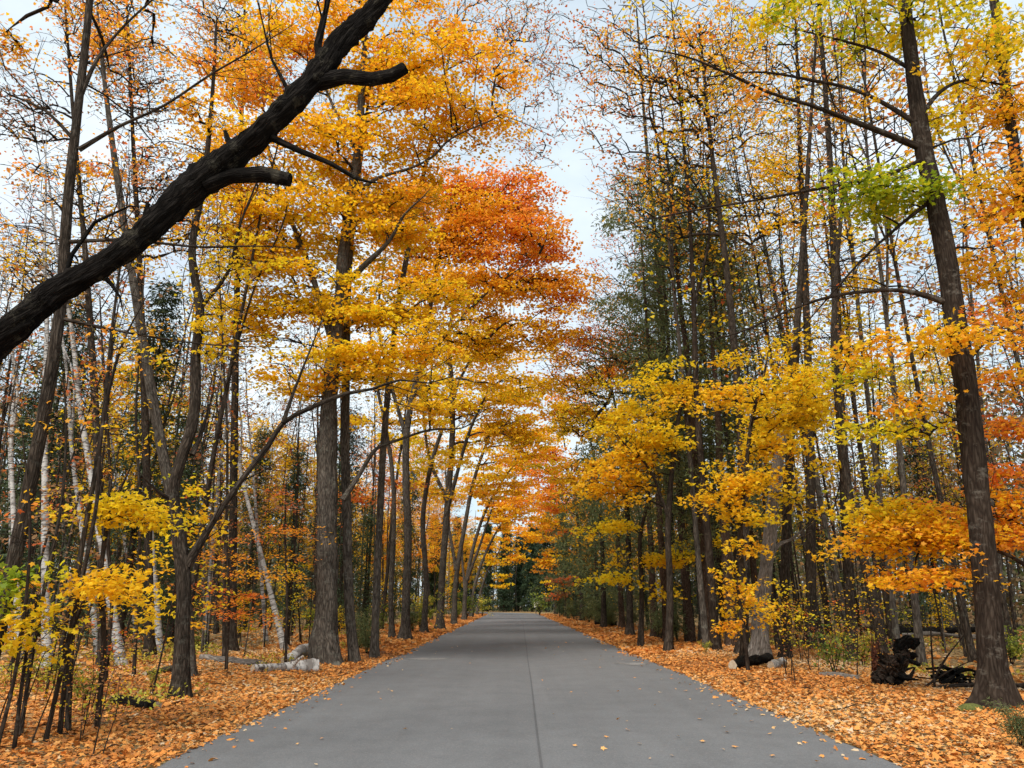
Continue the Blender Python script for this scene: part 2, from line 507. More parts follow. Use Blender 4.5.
def make_tree(name, base, trunks, targets, label=None, cat='tree', group=None, bark_m='bark_brown', twig_m='twig',
              leaf_m='leaf', leaf=.11, shape='maple', per=16, spread=.42, flat=.07, tilt=.62, hue=None, seed=1, limbs=(),
              first_h=1.5, r_tip=.006, sides=14, rough=.12, flare=.7, flare_h=.35, bias=.3, down=1.0, limb_r=.05, bare=0.,
              twiglets=2, wig=.05, lump=.05, limb_part=True, huevar=.06, step_r=.18, expo=.45, capmat=None, blunt=False, blunt_limbs=(), droop=0., jag=.02, limb_s=.72, side_twigs=True):
    """base: world point; trunks/limbs: [(pts, radii)] world; targets: (n,3) world; hue: per target"""
    g = np.random.default_rng(seed)
    base = np.asarray(base, float)
    root = empty(name, base, label, cat, group)
    tr = [smooth_path(*(taper_end(p, r) if not blunt else (p, r)), step_r) for p, r in trunks]
    lb = [smooth_path(*(taper_end(p, r) if i not in blunt_limbs else (p, r)), .2) for i, (p, r) in enumerate(limbs)]
    mb = MB()
    for i, (p, r) in enumerate(tr):
        tube(mb, p, r, sides, 0, rough, flare if i == 0 else 0, flare_h, seed + i, capmat=1 if capmat else None, lump=lump, jag=jag)
    mb.build('trunk', [M[bark_m]] + ([M[capmat]] if capmat else []), root, base)
    for i, (p, r) in enumerate(lb):
        if i not in blunt_limbs: r = r * (limb_s + (1 - limb_s) * np.exp(-np.arange(len(r)) / 3.)); lb[i] = (p, r)
        q = MB(); tube(q, p, r, 9 if r[0] > .03 else 6, 0, rough * .6 if r[0] > .05 else 0, 0, seed=seed + 40 + i, lump=.10, jag=jag if r[0] > .02 else 0, capmat=1 if capmat else None)
        if side_twigs and i not in blunt_limbs and len(p) > 6:
            for w_ in range(int(3 + len(p) * .45)):
                j = int(g.integers(2, len(p) - 1)); t_ = norm((p[j] - p[j - 1])[None])[0]
                sd = norm((np.cross(t_, g.normal(0, 1, 3)) + .9 * t_ + [0, 0, .25])[None])[0]
                L = g.uniform(.3, 1.3); r0 = min(r[j] * .5, .012)
                k1 = p[j] + sd * L * .5 + g.normal(0, .06, 3) * L; k2 = p[j] + sd * L + g.normal(0, .14, 3) * L + [0, 0, .1 * L]
                tube(q, np.array([p[j], k1, k2]), np.array([r0, r0 * .7, r0 * .3]), 4, cap=False)
                for z_ in range(2):
                    e = k1 + norm((sd + g.normal(0, .7, 3))[None])[0] * L * .5
                    tube(q, np.array([k1, (k1 + e) / 2 + g.normal(0, .03, 3), e]), np.array([r0 * .6, r0 * .45, r0 * .2]), 3, cap=False)
        q.build('limb', [M[bark_m]] + ([M[capmat]] if capmat else []), root, base)
    targets = np.asarray(targets, float).reshape(-1, 3)
    if not len(targets):
        return root
    ch = grow(tr, targets, base[2] + first_h, r_tip, g, bias, down, limbs=lb, wig=wig, expo=expo)
    rootr = {}
    for k, (p, r, c) in enumerate(ch):
        if k == c: rootr[c] = r[0]
    big = [c for c, r in sorted(rootr.items(), key=lambda q: -q[1]) if r > limb_r][:10] if limb_part else []
    mbs = {c: MB() for c in big}
    crown = MB()
    for k, (p, r, c) in enumerate(ch):
        if c in mbs and (k == c or r[0] > limb_r * .55):
            tube(mbs[c], p, r, 7, seed=seed + k, cap=False, lump=.05)
        else:
            tube(crown, p, r, 5 if r[0] > .02 else 3, 1, cap=False, seed=seed + k)
    for c in big:
        mbs[c].build('limb', [M[bark_m]], root, base)
    hue = np.broadcast_to(np.asarray(.5 if hue is None else hue, float), (len(targets),))
    keep = g.random(len(targets)) >= bare
    T, Hh = targets[keep], hue[keep]
    n = len(T)
    if n and per:
        k = np.maximum(1, g.poisson(per, n))
        idx = np.repeat(np.arange(n), k)
        a = g.uniform(0, 2 * PI, len(idx)); rr = spread * np.sqrt(g.random(len(idx))) * g.uniform(.6, 1.3, n)[idx]
        slope = g.normal(0, .18, (n, 2))[idx]
        off = np.stack([np.cos(a) * rr, np.sin(a) * rr, g.normal(0, flat, len(idx)) - .12 * rr - droop * rr], 1)
        off[:, 2] += off[:, 0] * slope[:, 0] + off[:, 1] * slope[:, 1]
        c = T[idx] + off
        th = Hh[idx] + g.normal(0, huevar, n)[idx] + g.normal(0, huevar * .7, len(idx))
        leaves(crown, c, leaf, np.clip(th, 0.02, .98), shape, tilt, 0, g, heading=norm(off + 1e-6) if shape in ('needle', 'scale') else None)
        if twiglets:
            for i in range(n):
                for q in range(twiglets):
                    aa = g.uniform(0, 2 * PI); L = spread * g.uniform(.6, 1.)
                    e = T[i] + np.array([math.cos(aa) * L, math.sin(aa) * L, -.1 * L])
                    tube(crown, np.array([T[i], (T[i] + e) / 2 + g.normal(0, .02, 3), e]), np.array([r_tip * .8, r_tip * .6, r_tip * .4]), 3, 1, cap=False)
    crown.build('crown', [M[leaf_m], M[twig_m]], root, base)
    return root


TH = .80


def path(pts, Y, dY=0.):
    """pixel path [(px, py, half width px)] on the plane y = Y -> (points, radii)"""
    n = len(pts)
    p = np.array([P(a, b, Y + dY * i / max(1, n - 1)) for i, (a, b, c) in enumerate(pts)])
    r = np.array([c * TH * mpp(b, Y) for a, b, c in pts])
    return p, r


def trunk_px(pts, Y):
    """like path, but the foot is let down onto the ground there"""
    p, r = path(pts, Y)
    if Y > 29: r = r * .74
    z = float(gh(p[0, 0], Y))
    p[0, 2] = z - .08
    return p, r


LAI = 2.2
PADL = .85


def mass(g, px, py, Y, rx, ry, hue, dens=1., deep=1.0, leaf=.11, per=16, loose=False):
    """sprays in flat layered pads inside an ellipsoid seen at (px, py) with half sizes rx, ry in pixels"""
    m = mpp(py, Y)
    n = max(2, int(rx * ry * 3.14 * m * m * LAI * dens / (per * .4 * leaf * leaf)))
    D = max(.4, deep * rx * m)
    s = np.array([rx * m, D, ry * m])
    c = P(px, py, Y)
    if loose:
        o = norm(g.normal(0, 1, (n, 3))) * (g.random((n, 1)) ** .42) * s
        return c + o, hue + g.normal(0, .02, n)
    Rp = min(.75 + Y * .012, .55 * rx * m)
    Rp = max(Rp, .15)
    cap = max(1.5, PADL * PI * Rp * Rp / (per * .4 * leaf * leaf))
    K = max(1, int(round(n / cap)))
    pc = norm(g.normal(0, 1, (K, 3))) * (g.random((K, 1)) ** .45) * s
    pr = Rp * g.uniform(.6, 1.3, K)
    sl = g.normal(0, .10, (K, 2)); hd = g.normal(0, .035, K)
    w_ = pr ** 2 / np.sum(pr ** 2)
    k = g.choice(K, n, p=w_)
    a_ = g.uniform(0, 2 * PI, n); r_ = pr[k] * np.sqrt(g.random(n)) * (1 + .35 * np.sin(3 * a_ + k * 1.7) + .2 * np.sin(5 * a_ + k))
    ox, oy = np.cos(a_) * r_ * 1.15, np.sin(a_) * r_ * .9
    oz = ox * sl[k, 0] + oy * sl[k, 1] - .16 * r_ * r_ / pr[k] + g.normal(0, .035 + .02 * Rp, n)
    o = pc[k] + np.stack([ox, oy, oz], 1)
    lo = g.random(n) < .16
    o[lo] = (norm(g.normal(0, 1, (n, 3))) * (g.random((n, 1)) ** .42) * s * 1.08)[lo]
    return c + o, hue + hd[k] + g.normal(0, .015, n)


def masses(seed, Y, lst, **kw):
    g = np.random.default_rng(seed)
    t, h = [], []
    for q in lst:
        px, py, rx, ry, hue = q[:5]
        dens = q[5] if len(q) > 5 else 1.
        YY = Y + (q[6] if len(q) > 6 else 0)
        a, b_ = mass(g, px, py, YY, rx, ry, hue, dens, **kw)
        t.append(a); h.append(b_)
    return np.concatenate(t), np.concatenate(h)


def hero(name, Y, trunk, lst, label, seed, limbs=(), bark_m='bark_brown', extra=(), kw=None, mkw=None, **k):
    tp = trunk_px(trunk, Y)
    base = tp[0][0] + np.array([0, 0, .08])
    lb = [path(q, Y, dY) for q, dY in limbs]
    ex = [path(q, Y) for q in extra]
    if lst:
        t, h = masses(seed, Y, lst, leaf=k.get('leaf', .11), per=k.get('per', 16), loose=k.get('bare', 0) > .35)
        ok = t[:, 2] > .3
        t, h = t[ok], h[ok]
    else:
        t, h = np.zeros((0, 3)), None
    return make_tree(name, base, [tp] + ex, t, label, hue=h, seed=seed, limbs=lb, bark_m=bark_m, **k)


# ------------------------------------------------------------------ world and light
SUN_EL, SUN_AZ = math.radians(52), math.radians(205)      # from behind the camera, a little left
w = bpy.data.worlds.new('World'); sc.world = w; w.use_nodes = True
nt = w.node_tree
bg = nt.nodes['Background']
sky = nt.nodes.new('ShaderNodeTexSky'); sky.sky_type = 'NISHITA'; sky.sun_disc = False
sky.sun_elevation = SUN_EL; sky.sun_rotation = SUN_AZ; sky.air_density = 1.; sky.dust_density = 2.5
tc = nt.nodes.new('ShaderNodeTexCoord')
mp = nt.nodes.new('ShaderNodeMapping'); mp.inputs['Scale'].default_value = (1.2, 1.2, 2.2)
nt.links.new(tc.outputs['Generated'], mp.inputs[0])
cn = noise(nt, 1.6, mp.outputs[0], 6., .55)
cf = ramp(nt, [(.40, (.62,) * 3), (.62, (.97,) * 3)], cn.outputs['Fac'])
cc = ramp(nt, [(.34, (4.2, 5.0, 5.4)), (.70, (5.7, 6.1, 6.4))], noise(nt, 2.3, mp.outputs[0], 6., .6).outputs['Fac'])
mxo = mixc(nt, cf.outputs[0], sky.outputs[0], cc.outputs[0])
nt.links.new(mxo, bg.inputs['Color'])
bg.inputs['Strength'].default_value = .075

sl = bpy.data.lights.new('sun', 'SUN'); sl.energy = 1.5; sl.angle = math.radians(22); sl.color = (1, .96, .90)
so = bpy.data.objects.new('sun', sl); COL.objects.link(so)
d = Vector((math.sin(SUN_AZ) * math.cos(SUN_EL), math.cos(SUN_AZ) * math.cos(SUN_EL), math.sin(SUN_EL)))
so.rotation_euler = d.to_track_quat('Z', 'Y').to_euler()
so.location = d * 60
sc.view_settings.view_transform = 'Standard'
sc.view_settings.look = 'None'
sc.view_settings.gamma = 1
sc.view_settings.exposure = 1.4
cy = sc.cycles
cy.max_bounces = 7; cy.diffuse_bounces = 4; cy.glossy_bounces = 2; cy.transmission_bounces = 4; cy.transparent_max_bounces = 4

# ------------------------------------------------------------------ ground and road
xs = np.unique(np.concatenate([np.arange(-16, 16.01, .3), np.array([16.5, 18, 20, 23, 27, 32, 40, 55, 80, 140, 260]), -np.array([16.5, 18, 20, 23, 27, 32, 40, 55, 80, 140, 260]), [ROADL, ROADR, ROADL - .02, ROADR + .02]]))
ys = np.concatenate([[-60, -30, -12, -4], np.arange(0, 40, .35), np.arange(40, 130, 1.2), [133, 140, 155, 180, 230, 330]])
X, Y_ = np.meshgrid(xs, ys)
Z = gh(X, Y_)
far = Y_ > 112
Z = np.where(far & (X > -40) & (X < 12), np.minimum(Z, -.02), Z)
mb = MB()
nx = len(xs)
i, j = np.meshgrid(np.arange(len(ys) - 1), np.arange(nx - 1), indexing='ij')
f = np.stack([i * nx + j, i * nx + j + 1, (i + 1) * nx + j + 1, (i + 1) * nx + j], -1).reshape(-1, 4)
mb.add(np.stack([X, Y_, Z], -1), f)
tag(mb.build('ground', [M['floor']]), 'leaf strewn forest floor on both sides of the road', None, None, 'structure')


def seam_x(y):
    return .20 + .011 * np.minimum(y, 60) + .006 * np.sin(y * .5)


def cx(y):
    return np.zeros_like(np.asarray(y, float))


yy = np.concatenate([np.arange(-40, 40, .5), np.arange(40, 112, 2)])


def road_strip(name, L, Rr, z, m, ys, lab):
    mb = MB(); n = len(ys)
    k = 7
    s = np.linspace(0, 1, k)[None]
    x = L[:, None] * (1 - s) + Rr[:, None] * s
    zc = z - .0012 * 0 + .0 * x
    v = np.stack([x, np.repeat(ys[:, None], k, 1), np.full_like(x, z)], -1)
    i, j = np.meshgrid(np.arange(n - 1), np.arange(k - 1), indexing='ij')
    f = np.stack([i * k + j, i * k + j + 1, (i + 1) * k + j + 1, (i + 1) * k + j], -1).reshape(-1, 4)
    mb.add(v, f)
    return tag(mb.build(name, [m]), lab, None, None, 'structure')


wob = lambda y, s: .035 * np.sin(y * 1.1 + s) + .025 * np.sin(y * 2.7 + 2 * s)
road_strip('road', ROADL + wob(yy, 0), seam_x(yy) - .012, .0, M['asphalt_l'], yy, 'left lane of the smooth grey asphalt road')
road_strip('road', seam_x(yy) + .012, ROADR + wob(yy, 2), .0, M['asphalt_r'], yy, 'right lane of the smooth grey asphalt road')
road_strip('road_seam', seam_x(yy) - .013, seam_x(yy) + .013, .004, M['seam'], yy, 'dark paving joint along the middle of the road')
# the far end bends away to the left
mb = MB(); k = 24
an = np.linspace(0, PI * .55, k)
rc = 26.
ci = np.stack([-rc + (rc + ROADR) * np.cos(an), 110.5 + (rc + ROADR) * np.sin(an), np.full(k, .002)], 1)
co = np.stack([-rc + (rc + ROADL) * np.cos(an), 110.5 + (rc + ROADL) * np.sin(an), np.full(k, .002)], 1)
mb.add(np.concatenate([co, ci]), np.stack([np.arange(k - 1), np.arange(k - 1) + k, np.arange(k - 1) + k + 1, np.arange(k - 1) + 1], 1))
tag(mb.build('road', [M['asphalt_r']]), 'far bend of the asphalt road', None, None, 'structure')


def dust_patch(name, px, py, w_, l_, lab):
    y = gy(py); p = P(px, py, y)
    mb = MB(); g = np.random.default_rng(int(px))
    for q in range(15):
        n = 11; a = np.linspace(0, 2 * PI, n, endpoint=False)
        cx_ = g.normal(0, w_ * .55); cy_ = g.normal(0, l_ * .5); s = g.uniform(.04, .22) * (1.2 - min(1, abs(cx_) / w_))
        r = np.abs(1 + g.normal(0, .3, n)) * max(s, .03)
        v = np.stack([p[0] + cx_ + np.cos(a) * r * 1.6, y + cy_ + np.sin(a) * r, np.full(n, .0045 + q * .0002)], 1)
        mb.add(v, np.arange(n)[None])
    tag(mb.build(name, [M['dust']]), lab, None, None, 'structure')


dust_patch('road_sand', 428, 659, .55, .30, 'pale sandy streak on the left edge of the road')
dust_patch('road_sand', 634, 664, .42, .42, 'pale sandy streak on the right edge of the road')

# ------------------------------------------------------------------ leaf litter
g = np.random.default_rng(11)


def litter(name, xr, yr, n, size, shape, edge, lab, tmu=.5, tsd=.24, tilt=.35, pw=1., far_brown=-.26):
    u = g.random(n)
    y = yr[0] + (yr[1] - yr[0]) * u ** pw
    x = xr[0] + (xr[1] - xr[0]) * g.random(n)
    d = np.maximum(ROADL - x, x - ROADR)
    rag = edge + .25 * np.sin(y * .8 + x * 0) + .15 * np.sin(y * 2.3)
    pat = np.sin(x * 1.9 + 1.7 * np.sin(y * .8)) + np.sin(y * 1.6 + 2 * np.sin(x * 1.1)) + g.normal(0, .5, n)
    thin = (d < 1.9) | (pat > (d - 2.4) * .55 - .9)
    keep = (d > -.02) & thin | (g.random(n) < np.exp((d) / (.085 + .05 * np.sin(y * .6))) * .4 + .022 * np.exp(d / .5))
    x, y, d = x[keep], y[keep], d[keep]
    z = np.maximum(gh(x, y), 0) + .012 + np.abs(g.normal(0, .018, len(x))) * np.clip((d + .1) * 4, .1, 1)
    t = np.clip(tmu + .13 * np.sin(x * .9 + y * .37) + .1 * np.sin(y * 1.1 - x) + g.normal(0, tsd, len(x)) - far_brown * np.clip((d - 1.6) / 3.5, 0, 1), 0, 1)
    mb = MB(); leaves(mb, np.stack([x, y, z], 1), size * g.choice([.55, .8, 1., 1.15], len(x)), t, shape, tilt, 0, g)
    o = mb.build(name, [M['litter']])
    return tag(o, lab, None, None, 'stuff')


litter('fallen_leaves', (ROADR - .5, 9.5), (4.5, 24), 62000, .070, 'maple', 0, 'orange and tan fallen leaves heaped along the right verge', .56, .2, .32, 1.5)
litter('fallen_leaves', (-10.5, ROADL + .5), (4.5, 24), 62000, .070, 'maple', 0, 'orange and yellow fallen leaves covering the left verge', .47, .2, .32, 1.5)
litter('fallen_leaves', (ROADR - .4, 8.5), (24, 110), 30000, .17, 'mid', 0, 'strip of orange fallen leaves along the far right roadside', .5, .18, .35, 1.7)
litter('fallen_leaves', (-8, ROADL + .4), (24, 110), 30000, .17, 'mid', 0, 'strip of orange fallen leaves along the far left roadside', .45, .18, .35, 1.7)
litter('fallen_leaves', (8, 28), (9, 50), 16000, .17, 'mid', 0, 'fallen leaves on the open forest floor right of the road', .66, .22, .4, 1., 0.)
litter('fallen_leaves', (-28, -8), (9, 50), 16000, .17, 'mid', 0, 'fallen leaves on the shaded forest floor left of the road', .64, .24, .4, 1., 0.)

# single leaves lying on the asphalt
lm = []
for q in range(6):
    mb = MB(); leaves(mb, np.zeros((1, 3)), .095, .6 + .075 * q, 'maple', .12, 0, np.random.default_rng(q + 3))
    o = mb.build('fallen_leaf', [M['litter']]); lm.append(o.data); bpy.data.objects.remove(o)
road_leaves = []
gl = np.random.default_rng(23)
named_leaves = [(628, 731), (727, 733), (586, 694), (702, 692), (690, 700), (660, 693), (618, 692), (571, 693), (575, 747), (672, 757),
                (548, 690), (553, 715), (600, 668), (640, 690), (655, 706), (676, 690), (712, 705), (735, 715), (752, 722), (700, 720), (770, 735),
                (325, 700), (236, 742), (300, 718), (285, 730), (352, 688), (405, 730), (392, 692), (452, 730), (316, 766), (238, 715), (262, 728), (215, 760), (640, 745), (650, 760), (800, 745), (618, 720), (735, 748)]
for px, py in named_leaves:
    road_leaves.append(P(px, py, gy(py)))
for q in range(95):
    y = 7.5 + 25 * gl.random() ** 1.4
    sgn = gl.random()
    x = ROADR - abs(gl.normal(0, 1.3)) if sgn < .68 else ROADL + abs(gl.normal(0, .9))
    if ROADL + .1 < x < ROADR - .05: road_leaves.append(np.array((x, y, 0)))
for q, p in enumerate(road_leaves):
    o = bpy.data.objects.new('fallen_leaf', lm[q % 6]); COL.objects.link(o)
    o.location = (p[0], p[1], .022); o.rotation_euler = (gl.normal(0, .12), gl.normal(0, .12), gl.uniform(0, 6.28))
    s = gl.uniform(.4, .85); o.scale = (s, s, s)
    tag(o, 'single dry leaf lying loose on the grey asphalt', 'leaf', 'loose leaves scattered on the road')

# ================================================================== trees that stand out, left of the road
# the big dark trunk leaning in over the road
Y = 6.5
lp, lr = path([(0, 335, 20), (60, 291, 19), (130, 246, 18.5), (200, 184, 19.5), (256, 137, 18), (300, 99, 17), (326, 68, 15.5), (346, 35, 14), (383, -2, 12), (430, -60, 11), (500, -130, 9), (560, -200, 6)], Y)
b0 = np.array([-9.2, 6.5, float(gh(-9.2, 6.5)) - .1])
lp = np.vstack([b0, [-8.55, 6.5, .75], [-7.2, 6.5, 1.95], lp]); lr = np.concatenate([[.30, .25, .225], lr])
lt, lh = masses(3, Y, [(440, -150, 120, 50, .6, .25), (560, -230, 120, 60, .6, .25), (300, -160, 90, 50, .65, .2)])
make_tree('maple_tree', b0 + [0, 0, .1], [(lp, lr)], lt, 'nearly black thick trunk slanting up across the top left over the road', hue=lh, seed=3, bark_m='bark_dark', capmat=None,
          limbs=[path([(318, 82, 11), (345, 77, 10), (372, 80, 9), (392, 76, 8), (405, 68, 7.5)], Y),
                 path([(205, 186, 11), (230, 176, 10), (262, 174, 9.5), (290, 180, 9)], Y),
                 path([(322, 66, 6), (318, 45, 5), (323, 22, 4.2), (329, -2, 3.6), (340, -60, 2)], Y),
                 path([(272, 138, 5), (300, 151, 4), (330, 163, 3.5), (356, 178, 3)], Y),
                 path([(150, 228, 4.5), (146, 214, 3.6), (148, 204, 2.6)], Y),
                 path([(238, 152, 5), (228, 140, 3.5), (225, 131, 2.2)], Y),
                 path([(100, 272, 4), (112, 285, 2.6), (120, 297, 1.6), (124, 316, .9)], Y),
                 path([(300, 100, 5), (287, 88, 3), (272, 60, 2), (262, 20, 1.2), (250, -30, .7)], Y),
                 path([(60, 300, 4), (72, 255, 3), (95, 222, 2.4), (130, 206, 1.6), (170, 212, 1)], Y)],
          blunt_limbs=(0, 1, 4, 5), sides=34, rough=.30, flare=.4, first_h=6.9, lump=.34, jag=.07, step_r=.06, per=10, limb_r=.5)

hero('maple_tree', 9.0, [(-32, 745, 11.05), (5, 600, 9.35), (38, 445, 7.99), (60, 310, 6.97), (68, 200, 5.95), (79, 100, 5.1), (88, 20, 4.42), (96, -70, 3.57), (104, -160, 2.21)],
     [(40, 60, 50, 22, .70, .35, 2), (95, 95, 45, 16, .72, .3, 2), (30, 165, 38, 16, .76, .25, 2), (130, 40, 45, 20, .66, .3, 2), (150, 150, 40, 18, .64, .12, 2), (60, -60, 90, 40, .7, .3), (20, 230, 30, 14, .9, .15)],
     'slender dark brown trunk tilting right at the left edge below the slanting trunk', 5,
     limbs=[([(79, 150, 3.2), (120, 126, 2.6), (165, 105, 2.2), (210, 75, 1.8), (256, 48, 1.4), (300, 20, .8)], .3),
            ([(80, 98, 3), (98, 58, 2.6), (125, 25, 2), (152, 0, 1.5)], .2),
            ([(66, 242, 3), (125, 240, 2.4), (200, 247, 2), (258, 246, 1.2), (320, 250, .7)], .3),
            ([(58, 318, 2.6), (140, 335, 1.8), (215, 345, 1.3), (300, 348, .7)], .3),
            ([(74, 140, 2.5), (45, 110, 2), (10, 95, 1.3)], -.2)],
     bark_m='bark_brown', sides=18, rough=.08, per=14, spread=.34, leaf=.062, shape='mid', bare=.3, tilt=.7, first_h=3.5)

hero('maple_tree', 13.0, [(180, 704, 10.4), (182, 640, 9.2), (184, 585, 9.6), (178, 530, 8.8), (173, 492, 8.0), (181, 460, 7.2), (191, 430, 7.2), (195, 400, 6.4), (196, 350, 6.0), (200, 310, 5.6), (192, 250, 4.8), (204, 180, 3.6), (212, 100, 2.4), (216, 30, 1.6)],
     [(228, 320, 30, 24, .45, .4), (205, 285, 30, 22, .42, .35), (180, 350, 34, 16, .42, .25), (240, 250, 34, 18, .5, .4), (160, 215, 36, 20, .62, .2), (210, 140, 48, 22, .62, .35), (190, 60, 46, 24, .66, .35), (240, 20, 36, 20, .6, .4), (120, 150, 26, 16, .76, .2)],
     'crooked dark forked trunk with a long bare limb reaching right, left verge', 8,
     limbs=[([(187, 566, 6.2), (206, 533, 5.4), (240, 482, 5), (268, 446, 4.7), (283, 423, 4.4), (310, 408, 4.3), (345, 394, 3.4), (372, 389, 2.6), (400, 380, 2), (428, 383, 1.4), (452, 376, .9)], .5),
            ([(283, 423, 3), (292, 396, 2.4), (303, 368, 1.8), (318, 330, 1)], .2),
            ([(174, 492, 3.4), (168, 498, 3), (161, 494, 2.6)], -.2),
            ([(192, 455, 4), (199, 440, 3), (203, 428, 2.6)], .2),
            ([(199, 310, 3), (228, 272, 2.6), (240, 225, 2), (262, 170, 1.2)], .2)],
     bark_m='bark_dark' if False else 'bark_brown', sides=18, rough=.14, lump=.1, per=12, spread=.34, leaf=.085, flare=.5, first_h=4.2)

hero('ash_tree', 16.2, [(191, 662, 7.65), (185, 590, 7.22), (177, 530, 6.8), (165, 465, 6.46), (151, 390, 5.95), (138, 310, 5.27), (122, 210, 4.25), (108, 110, 3.06), (98, 20, 1.87)],
     [(120, 150, 40, 26, .68, .22), (90, 60, 40, 26, .7, .25), (150, 230, 30, 16, .6, .2), (130, 20, 40, 20, .66, .25)],
     'smooth grey straight trunk leaning left just behind the crooked forked tree', 9, bark_m='bark_grey', sides=14, rough=.05, per=11, leaf=.085, spread=.35, bare=.3, first_h=6)

# rough old maple with the white log at its foot
hero('maple_tree', 20.0, [(326, 668, 17), (326, 640, 15.5), (327, 600, 14.5), (327, 520, 14), (328, 430, 12.6), (331, 380, 11), (338, 320, 9), (343, 260, 8), (350, 200, 6.5), (358, 150, 5.5), (362, 90, 4.5), (366, 20, 3.2), (368, -40, 2)],
     [(298, 215, 60, 40, .47, 1.6), (362, 225, 52, 34, .48, 1.5), (285, 295, 50, 32, .43, 1.5), (378, 300, 56, 30, .45, 1.6), (330, 300, 44, 24, .44, 1.3), (325, 140, 74, 42, .50, 1.3), (415, 70, 66, 50, .50, 1.0), (325, 35, 84, 42, .55, 1.0),
      (428, 130, 64, 34, .50, 1.4), (480, 50, 44, 44, .56, .45), (385, 372, 60, 20, .43, 1.6), (300, 375, 44, 22, .43, 1.3), (255, 90, 44, 40, .62, .9), (245, 180, 40, 34, .52, 1.2), (482, 120, 50, 28, .54, .5, .5), (420, 10, 70, 34, .57, .8), (505, 90, 30, 34, .62, .2),
      (415, 345, 44, 16, .43, 1.5, -1), (345, 350, 44, 16, .42, 1.3, -1.2), (445, 300, 40, 20, .46, 1.3, 1), (262, 250, 40, 24, .45, 1.2), (400, 190, 46, 26, .50, 1.3, .8), (250, 330, 36, 18, .42, .9), (440, 400, 44, 12, .43, 1.2, -1.5)],
     'big rough barked maple with golden crown and pale logs at its foot', 12,
     limbs=[([(331, 335, 5.5), (313, 278, 5), (297, 235, 4.4), (282, 200, 3.4), (268, 150, 2)], 1.2),
            ([(344, 285, 5), (368, 262, 4.4), (390, 240, 3.2), (404, 215, 2), (424, 196, 1)], -1.),
            ([(343, 500, 4.2), (361, 472, 3.7), (376, 449, 3.2), (398, 440, 2.6), (430, 430, 2), (462, 428, 1.2), (485, 415, .7)], .8),
            ([(352, 195, 3.2), (378, 178, 2.8), (405, 170, 2.4), (431, 158, 2), (452, 138, 1.6), (492, 120, 1)], -.6),
            ([(356, 150, 3), (335, 110, 2.6), (318, 70, 2)], .6)],
     bark_m='bark_grey', sides=36, rough=.26, flare=.5, flare_h=.6, lump=.1, per=22, leaf=.112, shape='mid', flat=.04, tilt=.5, spread=.45, first_h=5.5, r_tip=.007)

hero('maple_tree', 20.8, [(355, 662, 6.63), (349, 600, 6.24), (347, 520, 5.93), (345, 450, 5.77), (346, 380, 5.46), (347, 310, 4.68), (352, 230, 3.59), (362, 150, 2.34), (372, 70, 1.4)],
     [(345, 300, 40, 20, .45, .5, 1), (400, 330, 40, 14, .44, .7), (300, 250, 34, 20, .46, .5, 1.5), (400, 200, 40, 22, .58, .5), (340, 80, 50, 30, .62, .4, 1), (270, 330, 36, 18, .42, .6)],
     'straight pale grey trunk right behind the big rough barked maple', 13, bark_m='bark_grey', sides=18, rough=.14, flare=.4, per=22, leaf=.112, shape='mid', flat=.04, tilt=.5, spread=.45, first_h=7)

# red orange crown above the road
hero('maple_tree', 33.0, [(405, 641, 8), (406, 600, 7.2), (408, 540, 6.8), (406, 480, 6.2), (407, 430, 5.8), (416, 380, 5), (428, 320, 4.2), (438, 260, 3.4), (448, 215, 2.4)],
     [(450, 225, 58, 38, .55, 1.6), (508, 240, 50, 46, .61, 1.7), (550, 290, 36, 30, .57, 1.5), (492, 190, 52, 28, .67, 1.5), (415, 205, 44, 30, .52, 1.2), (468, 290, 62, 36, .50, 1.5), (400, 265, 46, 36, .53, 1.2), (540, 330, 46, 20, .50, 1.3), (543, 235, 28, 34, .68, 1.3), (470, 205, 34, 18, .73, 1.),
      (430, 330, 42, 22, .47, 1.2), (490, 335, 44, 20, .46, 1.3), (522, 195, 30, 24, .71, 1.1), (566, 300, 18, 24, .61, 1.), (510, 375, 40, 16, .46, 1.1)],
     'tall maple whose red orange crown bulges over the left half of the road', 15,
     limbs=[([(407, 440, 3.4), (390, 380, 3), (378, 320, 2.4), (385, 260, 1.5)], 1), ([(418, 372, 3.2), (450, 330, 2.6), (490, 290, 1.9), (525, 265, 1)], -1.5)],
     bark_m='bark_grey', sides=16, rough=.14, per=22, leaf=.16, shape='far', spread=.62, flat=.09, first_h=8, r_tip=.010, twiglets=1, huevar=.035)
hero('maple_tree', 34.5, [(392, 640, 4.6), (391, 590, 4.4), (394, 520, 4), (392, 470, 3.6), (386, 430, 3.2), (376, 380, 2.5), (370, 330, 1.6)],
     [(395, 480, 20, 6, .78, .8), (372, 495, 24, 9, .80, .9), (415, 415, 44, 12, .46, 1.), (360, 420, 36, 12, .5, .8), (345, 350, 34, 20, .5, .8), (400, 380, 40, 20, .48, .9)],
     'thinner trunk with a low salmon spray beside the red crowned maple', 16, bark_m='bark_grey', sides=12, rough=.1, per=18, leaf=.15, shape='mid', spread=.55, first_h=4.5, twiglets=1)

